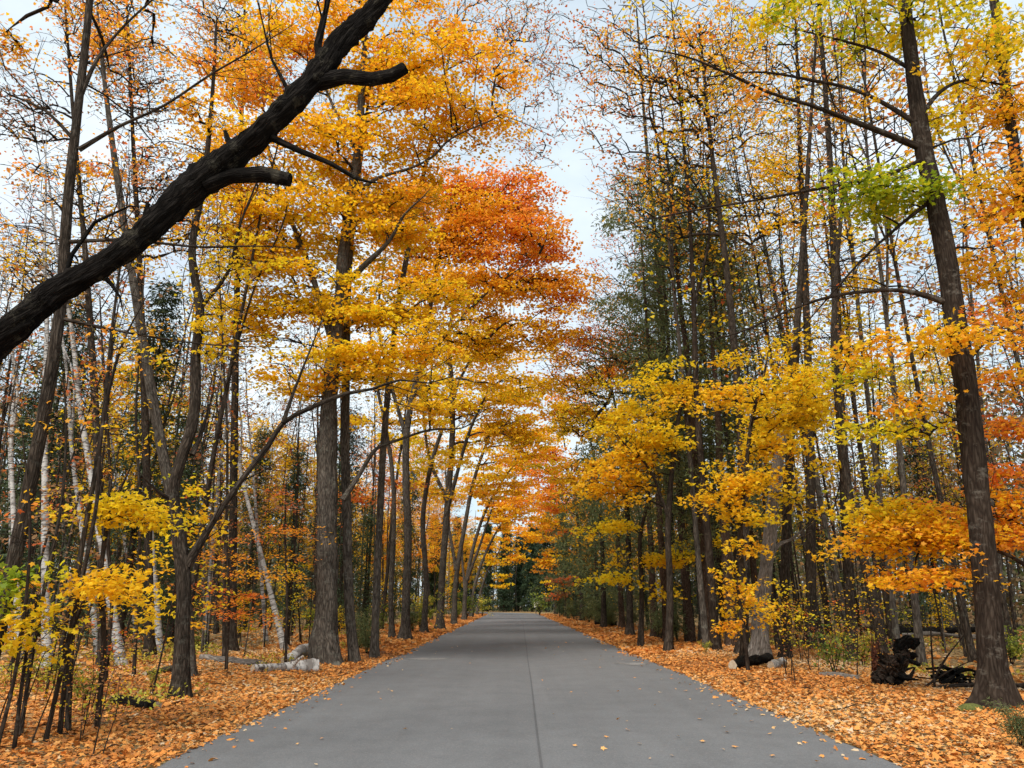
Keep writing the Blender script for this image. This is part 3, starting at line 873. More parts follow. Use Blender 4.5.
hero('maple_tree', 46.0, [(440, 629, 6.6), (442, 580, 5.8), (447, 510, 5.4), (452, 445, 5), (452, 390, 4.6), (449, 340, 3.6), (455, 300, 2.4)],
     [(440, 398, 58, 22, .46, 1.5), (500, 402, 46, 22, .45, 1.5), (470, 355, 50, 26, .47, 1.4), (524, 425, 30, 16, .46, 1.3), (420, 445, 30, 12, .44, 1.), (430, 490, 20, 14, .46, .9), (505, 440, 34, 12, .48, .9), (470, 310, 50, 22, .58, .8), (535, 385, 30, 16, .46, .8), (545, 350, 22, 16, .5, .6)],
     'tall grey trunk forking high with flat golden layers left of the road', 17,
     limbs=[([(445, 520, 3.6), (458, 470, 3.2), (470, 430, 2.6), (486, 395, 1.6)], -1.5), ([(447, 500, 3.4), (430, 460, 2.8), (424, 420, 2), (420, 385, 1.4)], 1), ([(452, 395, 2.6), (470, 360, 2), (486, 335, 1.2)], -.8)],
     bark_m='bark_grey', sides=14, rough=.12, per=24, leaf=.2, shape='far', spread=.75, flat=.1, first_h=7.5, r_tip=.012, twiglets=1)
row = [(430, 44, 'left'), (452, 58, ''), (462, 71, ''), (470, 86, ''), (477, 101, '')]
hero('maple_tree', 41.0, [(424, 632, 5), (426, 580, 4.6), (423, 520, 4.2), (430, 470, 3.8), (442, 430, 3), (455, 395, 2)],
     [(420, 470, 22, 12, .45, 1.), (450, 460, 24, 10, .5, .9), (400, 440, 34, 10, .47, .8)],
     'dark leaning trunk between the red crowned maple and the tall forking one', 18, bark_m='bark_grey', sides=12, per=18, leaf=.18, shape='far', spread=.6, first_h=6, twiglets=1)
hero('maple_tree', 57.0, [(454, 624, 4.6), (456, 580, 4.2), (464, 530, 3.6), (474, 480, 3), (488, 440, 2.2), (500, 415, 1.2)],
     [(492, 470, 34, 26, .55, 1.3), (522, 452, 24, 18, .56, 1.2), (470, 440, 34, 18, .5, 1.), (500, 430, 30, 14, .6, 1.), (455, 490, 24, 16, .5, .7), (535, 430, 24, 22, .55, .8), (520, 400, 26, 16, .6, .7), (500, 380, 30, 20, .66, .6)],
     'first of the road leaning trunks curving right beyond the forking grey tree', 19, limbs=[([(456, 570, 3), (448, 520, 2.4), (446, 480, 1.6)], 1)], bark_m='bark_grey', sides=12, per=24, leaf=.22, shape='far', spread=.8, first_h=7, r_tip=.014, twiglets=0)
hero('maple_tree', 71.0, [(464, 620, 3.8), (466, 585, 3.4), (474, 545, 3), (486, 510, 2.4), (502, 482, 1.6), (512, 468, .9)],
     [(508, 500, 26, 20, .54, 1.4), (500, 475, 26, 14, .52, 1.2), (526, 484, 16, 14, .6, 1.2), (478, 490, 22, 16, .5, .9), (532, 460, 20, 18, .68, .8), (520, 435, 22, 18, .72, .6), (545, 425, 18, 16, .6, .6)],
     'second of the road leaning trunks arching low over the far left verge', 20, limbs=[([(467, 580, 2.6), (480, 545, 2.2), (490, 515, 1.6)], -1), ([(465, 590, 2.4), (462, 550, 2), (466, 515, 1.4)], 1)], bark_m='bark_grey', sides=10, per=26, leaf=.26, shape='far', spread=.9, first_h=6, r_tip=.018, twiglets=0)
hero('maple_tree', 86.0, [(471, 618, 3), (474, 590, 2.6), (482, 562, 2.2), (493, 538, 1.8), (504, 520, 1.2)],
     [(500, 520, 18, 13, .46, 1.4), (514, 505, 16, 14, .56, 1.4), (488, 540, 14, 12, .48, 1.), (496, 500, 20, 12, .5, 1.2), (528, 500, 16, 14, .55, 1.), (535, 475, 16, 16, .76, .7), (518, 470, 16, 14, .66, .7)],
     'third of the road leaning trunks, smaller and yellower, far down the left verge', 21, bark_m='bark_grey', sides=10, per=26, leaf=.3, shape='far', spread=1., first_h=5, r_tip=.02, twiglets=0)
hero('maple_tree', 103.0, [(477, 617, 2.6), (480, 595, 2.2), (487, 572, 1.8), (497, 555, 1.2)],
     [(500, 545, 16, 12, .42, 1.4), (492, 560, 12, 10, .4, 1.), (508, 530, 14, 9, .5, 1.3), (514, 556, 10, 12, .45, 1.4), (502, 580, 9, 9, .38, 1.2), (530, 535, 14, 12, .5, 1.2)],
     'last trunk on the left where the road ends, with dull yellow crown', 22, bark_m='bark_grey', sides=8, per=26, leaf=.34, shape='far', spread=1.1, first_h=3, r_tip=.02, twiglets=0)

for q, (px, Y, dx, lst, lab) in enumerate([
    (104, 19, -30, [(20, 110, 50, 50, 0.96, 0.32), (70, 190, 50, 40, 0.62, 0.29), (20, 260, 46, 40, 0.58, 0.29), (90, 40, 50, 40, 0.68, 0.32), (60, 280, 40, 30, 0.5, 0.32)], 'twiggy thin tree crossing behind the tilting brown trunk'),
    (150, 21, -18, [(140, 90, 50, 50, 0.96, 0.35), (160, 180, 46, 44, 0.92, 0.4), (110, 20, 50, 34, 0.7, 0.35), (120, 240, 44, 36, 0.54, 0.4), (190, 220, 40, 36, 0.5, 0.48)], 'twiggy thin tree behind the middle of the slanting black trunk'),
    (232, 23, 10, [(245, 60, 46, 50, 0.62, 0.56), (225, 150, 40, 40, 0.58, 0.56), (250, 250, 40, 34, 0.48, 0.72), (215, 20, 40, 30, 0.66, 0.48)], 'twiggy thin tree between the crooked forked tree and rough maple')]):
    yb = 603 + 1.5 * F / Y / CP
    hero('maple_tree', float(Y), [(px, yb, 5.5), (px + .1 * dx, yb - 120, 5), (px + .3 * dx, yb - 260, 4.4), (px + .6 * dx, yb - 400, 3.4), (px + dx, yb - 540, 2.2), (px + 1.3 * dx, yb - 660, 1.2)], lst, lab, 150 + q, bark_m='bark_brown', sides=12, rough=.1,
         per=7, leaf=.085, shape='mid', spread=.45, bare=.5, first_h=5, r_tip=.0075, tilt=.8, bias=.2, wig=.08)


hero('maple_tree', 22.5, [(374, 656, 5), (378, 560, 4.6), (384, 440, 4.2), (396, 320, 3.6), (416, 210, 3), (438, 110, 2.2), (456, 20, 1.4)],
     [(520, 60, 44, 50, .74, .16), (535, 140, 34, 40, .78, .11), (480, 20, 50, 40, .66, .2), (500, 110, 40, 30, .68, .14), (550, 90, 24, 40, .92, .10), (530, 10, 40, 30, .9, .14)], 'thin bent maple whose brown leaved twigs hang into the sky gap', 156,
     limbs=[([(432, 130, 1.6), (470, 110, 1.2), (510, 118, .8), (550, 135, .5)], 0), ([(446, 70, 1.4), (490, 50, 1), (535, 58, .6), (570, 80, .4)], .3)],
     bark_m='bark_grey', sides=12, per=7, leaf=.085, shape='mid', spread=.4, bare=.4, first_h=9, r_tip=.006, tilt=.9, bias=.15, wig=.08)


# ---- near saplings at the left edge
sap = [
    ([(70, 720, 4.4), (72, 640, 4), (80, 560, 3.8), (94, 480, 3.4), (104, 410, 3), (112, 330, 2.4), (122, 250, 1.6), (130, 170, 1)], 9.6, 'dark sapling trunk, thickest of the cluster under the tilting trunk at left'),
    ([(44, 748, 3.6), (66, 650, 3.4), (84, 570, 3.2), (97, 500, 3), (102, 430, 2.6), (120, 350, 2), (150, 290, 1.2)], 8.9, 'leaning sapling stem bending right past the yellow sprays'),
    ([(20, 738, 3.2), (33, 650, 3), (48, 570, 2.8), (62, 500, 2.4), (66, 420, 1.8), (60, 340, 1)], 9.1, 'curved thin sapling left of the leaning sapling stem'),
    ([(108, 664, 3), (112, 600, 2.8), (108, 540, 2.6), (110, 470, 2.2), (104, 380, 1.6), (100, 300, 1)], 15.0, 'slim upright sapling between the two yellow sprays'),
    ([(137, 655, 2.8), (138, 590, 2.6), (140, 500, 2.4), (136, 420, 2), (140, 340, 1.4), (145, 260, .9)], 16.2, 'slim grey sapling close left of the smooth grey leaning trunk'),
    ([(-6, 760, 3), (14, 680, 2.8), (26, 600, 2.6), (30, 520, 2.2), (22, 430, 1.6)], 8.4, 'thin stem rising at the extreme left edge of the verge'),
    ([(62, 700, 2.2), (80, 640, 2), (98, 580, 1.8), (108, 500, 1.4), (126, 420, .9)], 10.6, 'whippy dark sapling crossing behind the leaning sapling stem'),
]
for q, (pth, Y, lab) in enumerate(sap):
    px, py = pth[-2][0], pth[-2][1]
    pth = [(x_, y_, .8 * h_) for x_, y_, h_ in pth]
    hero('sapling', Y, pth, [(px, py, 34, 34, .62, .10), (px + 10, py + 80, 30, 30, .5, .06)], lab, 60 + q, bark_m='bark_smooth' if q % 2 else 'bark_brown', sides=10, rough=.03, flare=.25, flare_h=.2,
         per=5, leaf=.075, spread=.25, bare=.45, cat='sapling', first_h=1.6, r_tip=.0035, limb_r=.2, wig=.07)
# low yellow sprays
hero('sapling', 9.8, [(103, 690, 3.4), (104, 640, 3.2), (100, 590, 3), (104, 545, 2.6), (112, 505, 2), (125, 480, 1.2)],
     [(132, 508, 38, 13, .415, 2.2), (112, 516, 22, 6, .42, 1.4), (150, 520, 20, 10, .41, 1.5), (82, 506, 10, 10, .41, 1.2)], 'young maple whose upper bright yellow spray hangs beside the crooked trunk', 70,
     bark_m='bark_smooth', cat='sapling', sides=9, per=13, spread=.24, leaf=.076, tilt=.55, first_h=.9, r_tip=.003, limb_r=.2, huevar=.025, flare=.2, flare_h=.15, twiglets=1)
hero('sapling', 9.3, [(62, 722, 3), (66, 670, 2.8), (74, 625, 2.4), (86, 595, 2), (110, 575, 1.4)],
     [(112, 582, 46, 13, .415, 2.2), (140, 592, 20, 9, .415, 1.4), (90, 578, 20, 9, .41, 1.5), (150, 612, 16, 6, .36, .5)], 'young maple with the lower bright yellow spray in front of leaning birches', 71,
     bark_m='bark_smooth', cat='sapling', sides=9, per=13, spread=.24, leaf=.076, tilt=.55, first_h=.7, r_tip=.003, limb_r=.2, huevar=.025, flare=.2, flare_h=.15, twiglets=1)
hero('sapling', 8.5, [(14, 752, 2.6), (20, 700, 2.4), (26, 655, 2), (34, 615, 1.4)],
     [(38, 612, 24, 20, .38, 1.2), (12, 590, 20, 22, .08, 1.1), (50, 570, 16, 12, .2, .6), (30, 640, 18, 10, .36, 1.), (4, 560, 14, 20, .05, .8)], 'leafy sapling, half green and half yellow, at the left edge', 72,
     bark_m='bark_smooth', cat='sapling', sides=8, per=11, spread=.2, leaf=.076, tilt=.7, first_h=.4, r_tip=.003, limb_r=.2, flare=.2, flare_h=.15, twiglets=1)
hero('sapling', 17.0, [(228, 655, 2), (229, 600, 1.8), (227, 550, 1.5), (226, 500, 1)],
     [(225, 552, 30, 4, .66, 1.6), (228, 572, 34, 4, .65, 1.6), (215, 600, 30, 7, .72, 1.6), (236, 612, 34, 5, .70, 1.5), (262, 572, 22, 3, .66, 1.3), (205, 585, 24, 5, .8, 1.), (245, 535, 16, 4, .8, .8)], 'young beech holding flat rusty orange tiers behind the crooked trunk', 73,
     bark_m='bark_smooth', cat='sapling', sides=8, per=20, spread=.36, flat=.03, leaf=.085, shape='oval', tilt=.3, first_h=.8, r_tip=.003, limb_r=.2, flare=.2, huevar=.04)
hero('sapling', 19.0, [(286, 662, 1.8), (287, 600, 1.6), (285, 540, 1.3), (286, 490, .9)],
     [(288, 530, 34, 6, .74, 1.2), (268, 575, 20, 3, .68, 1.2), (296, 505, 22, 6, .9, .9), (275, 490, 20, 6, .86, .6), (300, 555, 20, 5, .72, .9)], 'young beech with duller russet tiers left of the rough barked maple', 74,
     bark_m='bark_smooth', cat='sapling', sides=8, per=16, spread=.4, flat=.03, leaf=.09, shape='oval', tilt=.3, first_h=.8, r_tip=.003, limb_r=.2, flare=.2)

# ================================================================== right of the road
hero('maple_tree', 11.6, [(997, 714, 17), (991, 650, 15.5), (986, 580, 15), (976, 480, 14.4), (966, 390, 13.8), (955, 320, 13), (945, 250, 12.2), (933, 190, 11.4), (924, 150, 10.6), (916, 95, 9.4), (908, 35, 8), (898, -60, 7), (888, -150, 5), (880, -240, 3)],
     [(882, 194, 52, 18, .13, 3.0), (848, 14, 74, 16, .20, 1.6), (935, 16, 50, 14, .22, 1.5), (765, 12, 40, 12, .30, 1.0), (985, 60, 40, 24, .40, .6), (905, 350, 58, 16, .48, 1.4), (860, 372, 34, 8, .22, 1.4), (872, 425, 48, 12, .26, 1.5), (905, 402, 42, 12, .56, 1.2),
      (1000, 330, 34, 28, .64, 1.), (990, 235, 32, 26, .60, .8), (1002, 150, 32, 26, .6, .6), (850, 345, 40, 18, .48, .9), (820, -60, 100, 40, .3, .5), (960, -80, 80, 40, .4, .4), (700, 30, 40, 24, .56, .3), (730, 90, 40, 16, .56, .3), (960, 110, 40, 16, .35, .7), (870, 90, 40, 14, .45, .35)],
     'tall straight brown trunk on the right verge with long limbs reaching left', 25,
     limbs=[([(944, 302, 4.6), (915, 293, 3.8), (880, 290, 3.2), (830, 297, 2.7), (790, 310, 2.2), (740, 332, 1.6), (690, 345, .9)], .6),
            ([(926, 150, 5.4), (892, 136, 4.6), (850, 120, 4), (810, 105, 3.3), (768, 92, 2.7), (720, 70, 2.1), (680, 55, 1.6), (620, 45, .8)], -.4),
            ([(920, 126, 4), (892, 108, 3.6), (855, 90, 3), (800, 78, 2.3), (755, 72, 1.8), (700, 78, 1)], .6),
            ([(928, 158, 4.2), (895, 172, 3.6), (860, 181, 3.2), (800, 192, 2.5), (740, 203, 2), (680, 213, 1.5), (615, 227, .8)], 0),
            ([(920, 118, 3.6), (940, 92, 3), (968, 80, 2.4), (1010, 86, 1.6)], .5),
            ([(958, 372, 3.2), (985, 342, 2.6), (1008, 322, 2), (1040, 300, 1.2)], .5),
            ([(912, 70, 3), (880, 52, 2.4), (840, 40, 1.8), (790, 28, 1)], .3),
            ([(932, 200, 3), (900, 225, 2.4), (860, 262, 1.8), (800, 330, 1.2)], .4)],
     bark_m='bark_smooth', sides=32, rough=.10, flare=1.0, flare_h=.30, lump=.06, per=14, leaf=.095, spread=.36, first_h=4.2, r_tip=.005, bare=.1, down=.6)
hero('maple_tree', 12.9, [(1062, 735, 8), (1056, 640, 7.4), (1050, 540, 7), (1046, 440, 6), (1040, 330, 5), (1036, 230, 3.4), (1034, 120, 2)],
     [(898, 538, 58, 17, .46, 3.2), (884, 508, 40, 12, .36, 3.), (915, 572, 56, 9, .54, 2.8), (952, 525, 42, 22, .53, 2.3), (1010, 520, 26, 34, .58, 2.0), (972, 548, 8, 5, .66, 1.2, -1.7), (1010, 418, 34, 24, .66, 1.5), (1000, 470, 30, 20, .64, 1.2), (895, 575, 26, 6, .62, 1.2), (935, 505, 30, 10, .62, 1.2), (985, 375, 30, 20, .62, .9)],
     'maple at the right edge whose orange and yellow spray fans out behind the tall trunk', 26,
     limbs=[([(1054, 590, 3.6), (1010, 556, 2.8), (960, 546, 2.2), (905, 546, 1.4)], 0), ([(1050, 545, 3), (1010, 520, 2.4), (950, 512, 1.8), (880, 506, 1)], .3)],
     bark_m='bark_smooth', sides=16, per=15, leaf=.085, spread=.30, tilt=.5, first_h=1.8, r_tip=.0035, huevar=.07, twiglets=1, flat=.05)
hero('maple_tree', 14.0, [(1100, 702, 9), (1082, 560, 8.4), (1058, 400, 7.8), (1030, 240, 7.2), (1014, 150, 6.6), (1003, 70, 6), (994, 0, 5.4), (984, -90, 4)],
     [(1000, 110, 34, 30, .58, 1.2), (1005, 200, 30, 28, .62, 1.4), (985, 40, 40, 20, .38, 1.0), (990, 265, 34, 20, .60, 1.2), (1010, 300, 24, 20, .64, 1.0), (960, 90, 30, 14, .42, .7), (965, 180, 30, 12, .5, .8)],
     'dark trunk leaning in at the top right corner with orange sprays', 35, bark_m='bark_brown', sides=18, rough=.12, per=14, leaf=.09, spread=.34, first_h=5, r_tip=.005)
hero('maple_tree', 21.0, [(853, 660, 6.8), (850, 600, 6.56), (847, 540, 6.4), (844, 470, 6.24), (840, 400, 5.92), (836, 300, 5.28), (832, 200, 4.32), (826, 100, 3.2), (820, 20, 2.08), (816, -50, 1.12)],
     [(830, 330, 40, 30, .42, .5), (870, 300, 40, 22, .45, .4), (860, 470, 36, 24, .42, .4), (800, 500, 30, 20, .42, .5), (850, 80, 50, 30, .5, .2), (810, 220, 36, 24, .5, .2)],
     'dark straight trunk left of the orange spray on the right', 27, bark_m='bark_brown', sides=20, rough=.16, per=13, leaf=.12, shape='mid', spread=.45, bare=.3, first_h=5)
hero('maple_tree', 18.4, [(884, 668, 6), (876, 612, 5.6), (864, 560, 5.4), (853, 520, 5.2), (846, 470, 5.2), (838, 400, 4.6), (834, 330, 3.8), (838, 250, 2.8), (846, 170, 1.6)],
     [(820, 380, 36, 22, .42, .5), (870, 240, 40, 24, .5, .3)],
     'thin trunk leaning left that rises beside the black stump', 28, bark_m='bark_brown', sides=16, rough=.12, flare=.3, per=12, leaf=.11, spread=.4, bare=.3, first_h=5)
hero('dead_tree', 20.6, [(757, 658, 12.5), (761, 620, 10.5), (766, 570, 9.4), (771, 520, 8.4), (777, 470, 7.4), (783, 430, 6.4), (787, 408, 4.6)], [],
     'pale weathered snag with a broken top leaning right on the right verge', 29, bark_m='snag', blunt=True, sides=26, rough=.3, flare=.6, flare_h=.5, lump=.15,
     limbs=[([(768, 560, 4), (778, 545, 3), (790, 540, 2)], .2)])
hero('maple_tree', 21.4, [(786, 662, 6.0), (785, 600, 5.85), (786, 540, 5.7), (789, 470, 5.55), (794, 380, 4.95), (799, 300, 4.2), (806, 200, 3.15), (812, 100, 2.1), (818, 10, 1.2)],
     [(790, 400, 46, 36, .42, .75), (760, 350, 36, 20, .42, .5), (770, 440, 34, 24, .42, .7), (800, 180, 40, 30, .5, .2), (760, 230, 36, 24, .5, .15)],
     'dark upright trunk just right of the pale snag', 30, bark_m='bark_brown', sides=18, rough=.18, per=15, leaf=.12, shape='mid', spread=.45, first_h=5)
# mid-story golden maples leaning out of the dark cedars
hero('maple_tree', 24.5, [(668, 648, 4.6), (670, 590, 4.2), (668, 530, 3.8), (672, 470, 3.2), (678, 420, 2.6), (690, 370, 1.6)],
     [(648, 420, 44, 26, .40, 1.6), (622, 470, 40, 24, .48, 1.5), (610, 492, 34, 12, .50, 1.2), (660, 380, 36, 16, .42, 1.), (690, 390, 40, 14, .42, 1.2), (640, 445, 40, 18, .36, 1.)],
     'golden maple with one dense bright mass hanging left of the cedars', 31, limbs=[([(669, 520, 2.6), (650, 470, 2.2), (625, 445, 1.6)], -.8)], bark_m='bark_brown', sides=12, per=18, leaf=.13, spread=.5, first_h=3.5, huevar=.04)
hero('maple_tree', 18.8, [(742, 660, 4), (744, 600, 3.8), (740, 540, 3.4), (745, 480, 3), (752, 420, 2.4), (765, 370, 1.5)],
     [(738, 478, 44, 20, .43, 1.5), (716, 500, 30, 10, .46, 1.2), (775, 405, 50, 24, .40, 1.4), (745, 515, 30, 12, .44, 1.3), (720, 395, 40, 10, .46, 1.2), (810, 400, 40, 20, .40, 1.2), (770, 450, 36, 18, .42, 1.), (740, 550, 26, 8, .44, .9), (690, 400, 24, 8, .48, .9)],
     'golden maple with stacked flat sprays in front of the pale snag', 32, limbs=[([(741, 530, 2.2), (725, 500, 1.8), (705, 490, 1.1)], -.4)], bark_m='bark_brown', sides=12, per=16, leaf=.11, spread=.42, first_h=3.2, huevar=.04)
hero('maple_tree', 27.5, [(640, 640, 3.6), (642, 590, 3.2), (640, 540, 2.6), (648, 500, 2)],
     [(612, 580, 30, 10, .43, 1.0), (640, 555, 34, 12, .44, .9), (680, 560, 30, 12, .42, .9), (662, 590, 26, 8, .46, .6), (600, 530, 26, 12, .46, .7), (700, 540, 24, 10, .42, .7), (620, 520, 30, 10, .44, .8)],
     'low golden maple spreading above the roadside in front of dark cedars', 33, bark_m='bark_brown', sides=10, per=18, leaf=.14, shape='mid', spread=.5, first_h=1.6, twiglets=1, huevar=.04)
hero('sapling', 17.6, [(748, 668, 2.4), (744, 630, 2.2), (738, 590, 1.8), (733, 560, 1)],
     [(742, 592, 24, 12, .53, .9), (772, 600, 36, 9, .52, .8), (752, 622, 34, 8, .54, .6), (795, 588, 18, 5, .44, .5), (728, 572, 14, 8, .54, .8), (790, 615, 24, 6, .5, .5)], 'bushy young maple, dull orange, in front of the snag base', 34,
     bark_m='bark_smooth', cat='sapling', sides=8, per=15, spread=.3, leaf=.085, tilt=.6, first_h=.5, r_tip=.003, limb_r=.2, flare=.2)
# far right row
FR = [(556, 104, .60, 'dull orange maple, smallest and last on the right where the road ends'), (566, 88, .50, 'yellow maple arching over the far right verge before the road ends'), (582, 66, .66, 'orange maple leaning over the right side of the distant road'), (604, 48, .46, 'golden maple leaning out from behind cedars halfway down the right side'), (630, 37, .52, 'golden orange maple beside dark conifers on the right verge')]
for q, (px, Y, hue, lab) in enumerate(FR):
    k = 30 / Y * 1.0
    yb = 603 + 1.5 * F / Y / CP * .98
    hero('maple_tree', float(Y), [(px, yb, 6 * k + 1), (px - 1, yb - 90 * k, 5 * k + .8), (px - 6 * k, yb - 190 * k, 4 * k + .5), (px - 18 * k, yb - 280 * k, 2.6 * k), (px - 34 * k, yb - 350 * k, 1.4 * k)],
         [(px - 30 * k, yb - 260 * k, 56 * k, 42 * k, hue, .55), (px - 46 * k, yb - 200 * k, 40 * k, 16 * k, hue + .06, .6), (px + 10 * k, yb - 180 * k, 46 * k, 16 * k, hue - .06, .4), (px - 56 * k, yb - 330 * k, 54 * k, 40 * k, hue + .05, .8), (px + 5 * k, yb - 330 * k, 50 * k, 40 * k, hue + .03, .5)] + [
             [(545, 560, 12, 16, .58, 1.4), (552, 585, 9, 9, .5, 1.2), (540, 525, 16, 14, .62, 1.)], [(548, 520, 16, 18, .55, 1.2), (556, 480, 18, 22, .58, .8), (545, 490, 12, 14, .7, .6)],
             [(562, 440, 24, 26, .60, .7), (556, 500, 20, 20, .66, 1.), (570, 400, 22, 22, .76, .5)], [(572, 470, 24, 20, .52, .9), (575, 380, 24, 24, .62, .5)], []][q],
         lab, 90 + q, bark_m='bark_brown', sides=10, per=24, leaf=.1 + Y * .0024, shape='far', spread=.5 + Y * .006, first_h=3.5, r_tip=.006 + Y * .00014, twiglets=0)
hero('sapling', 75.0, [(568, 619, 1.2), (566, 600, 1), (562, 585, .8)], [(560, 582, 12, 5, .88, 2.), (556, 594, 9, 4, .89, 2.), (568, 578, 8, 3, .86, 1.5)], 'small scarlet maple low on the far right roadside', 98,
     cat='sapling', bark_m='bark_smooth', sides=6, per=26, leaf=.25, shape='mid', spread=.6, first_h=.4, twiglets=0)


# fine twigged half bare trees at the top of the right side
for q, (px, Y, tilt_, lst, lab) in enumerate([
    (742, 23, -30, [(640, 70, 64, 50, .60, .30), (690, 130, 50, 50, .56, .28), (600, 120, 40, 50, .72, .14), (660, 200, 50, 40, .55, .25), (720, 50, 60, 40, .55, .3), (575, 40, 50, 36, .80, .16), (760, 110, 50, 50, .56, .2), (620, 180, 40, 40, .72, .12)], 'half bare tree whose fine twigs reach farthest left into the sky gap'),
    (810, 25, -10, [(760, 60, 60, 60, .60, .22), (800, 150, 50, 60, .56, .18), (740, 200, 50, 50, .56, .2), (840, 60, 40, 50, .5, .25), (700, 250, 40, 40, .60, .22)], 'half bare tall tree with sparse yellow twigs behind the pale snag'),
    (668, 33, -22, [(620, 260, 36, 40, .80, .16), (600, 330, 30, 30, .74, .25), (640, 200, 34, 40, .60, .25), (585, 390, 30, 22, .5, .9), (605, 300, 34, 26, .62, .3), (585, 345, 28, 24, .80, .5), (570, 420, 26, 18, .48, .9), (625, 345, 30, 26, .76, .3), (560, 365, 22, 22, .68, .4)], 'twiggy tree with dull purple brown leaves left of the cedar tops')]):
    yb = 603 + 1.5 * F / Y / CP
    hero('maple_tree', float(Y), [(px, yb, 6.5), (px - .1 * tilt_, yb - 120, 6), (px + .1 * tilt_, yb - 250, 5.2), (px + .5 * tilt_, yb - 380, 4), (px + tilt_, yb - 500, 2.8), (px + 1.4 * tilt_, yb - 620, 1.4)], lst, lab, 140 + q, bark_m='bark_brown', sides=12, rough=.1,
         per=7, leaf=.10, shape='mid', spread=.45, bare=.45, first_h=7, r_tip=.0075, tilt=.8, bias=.2, wig=.08)


# ---- cedars
def conifer(name, base, H, Rm, r0, label, seed, group=None, cat='conifer', bark_m='bark_red', low=.12, dens=1., leaf=.16, lean=(0, 0), shape='scale', gap=.25, top=.12, hue=.45, per=20, taper=.9, lump_cut=-9., needles='conifer'):
    g = np.random.default_rng(seed)
    base = np.asarray(base, float)
    n = 9
    s = np.linspace(0, 1, n)
    tp = base + np.stack([lean[0] * s * H + g.normal(0, .05, n) * s, lean[1] * s * H + g.normal(0, .05, n) * s, s * H], 1)
    tp[0, 2] -= .1
    tr = r0 * (1 - s * .95)
    N = int(125 * dens * H * Rm / 10)
    hz = low + (1 - low) * g.random(N) ** .9
    keep = g.random(N) > gap * (.5 + .5 * np.sin(hz * 31 + seed))
    hz = hz[keep]; N = len(hz)
    a = g.uniform(0, 2 * PI, N)
    rmax = Rm * np.clip(((1 - hz) / (1 - low)) ** .7 * taper + top, .05, 1) * (.70 + .30 * np.sin(hz * 37 + seed * 2 + 2 * np.sin(2 * a)) + .2 * np.sin(3 * a + hz * 19))
    rr = rmax * np.sqrt(g.uniform(.06, 1, N))
    kp = np.sin(2 * a + hz * 26 + seed) + np.sin(hz * 61 + 3 * a + 2 * seed) + .8 * np.sin(hz * 13 - a + seed) > lump_cut
    hz, a, rr = hz[kp], a[kp], rr[kp]; N = len(hz)
    cxy = np.stack([np.interp(hz, s, tp[:, 0]), np.interp(hz, s, tp[:, 1])], 1)
    T = np.stack([cxy[:, 0] + np.cos(a) * rr, cxy[:, 1] + np.sin(a) * rr, base[2] + hz * H - .22 * rr], 1)
    return make_tree(name, base, [(tp, tr)], T, label, cat, group, bark_m, 'twig', needles, leaf, shape, per, .42, .10, .6, hue, seed, (), low * H * .6, .004, 14, .12, .5, .3, 1.2, .3, .2, 0., 0, .04, .05, True, .16, .3, droop=.35)


CED = [(712, 27, 19, 2.1, .30, 'leftmost of the two reddish cedar trunks at the right verge', -.02), (733, 26, 17, 1.9, .28, 'second reddish cedar trunk, right of the first, behind the golden sprays', .01),
       (690, 31, 22, 2.6, .26, 'tall dark cedar whose shaggy top rises highest on the right', -.01), (655, 35, 16, 2.5, .24, 'broad dark cedar behind the dense golden mass on the right', 0.),
       (622, 47, 16, 2.9, .26, 'dark green conifer left of the golden maples halfway down the right', 0.), (598, 60, 15, 3.0, .26, 'dark conifer behind the distant orange leaves on the right', 0.),
       (745, 33, 18, 2.4, .24, 'cedar in the shade behind the pale snag', .01), (675, 42, 21, 2.8, .26, 'tall thin topped cedar behind the other cedars on the right', .0), (578, 84, 15, 3.2, .3, 'dark conifer just above the small scarlet maple', 0.),
       (668, 29, 20, 2.2, .2, 'slim see-through cedar at the left front of the cedar group', -.01), (760, 30, 20, 2.2, .2, 'slim see-through cedar at the right end of the cedar group', .0), (725, 36, 24, 2.6, .22, 'tallest olive cedar rising out of the middle of the cedar group', .0)]
for q, (px, Y, H, Rm, r0, lab, ln) in enumerate(CED):
    b_ = P(px, 603 + 1.5 * F / Y, Y); b_[2] = float(gh(b_[0], Y))
    conifer('cedar_tree', b_, H * ([1.05, .95, .95, .95, .85, .85, 1, 1.08, .85] + [1] * 3)[q], Rm * 1.6, r0 * .75, lab, 120 + q, lean=(ln, 0), leaf=.17 + max(0, Y - 27) * .0028, low=.16 if q > 1 else .3, dens=1.2 if q > 1 else 1.0, gap=.35, lump_cut=.15, taper=.7, top=.42, hue=([.35, .55, .45, .3, .4, .35, .6, .5, .3] + [.6, .55, .7])[q])

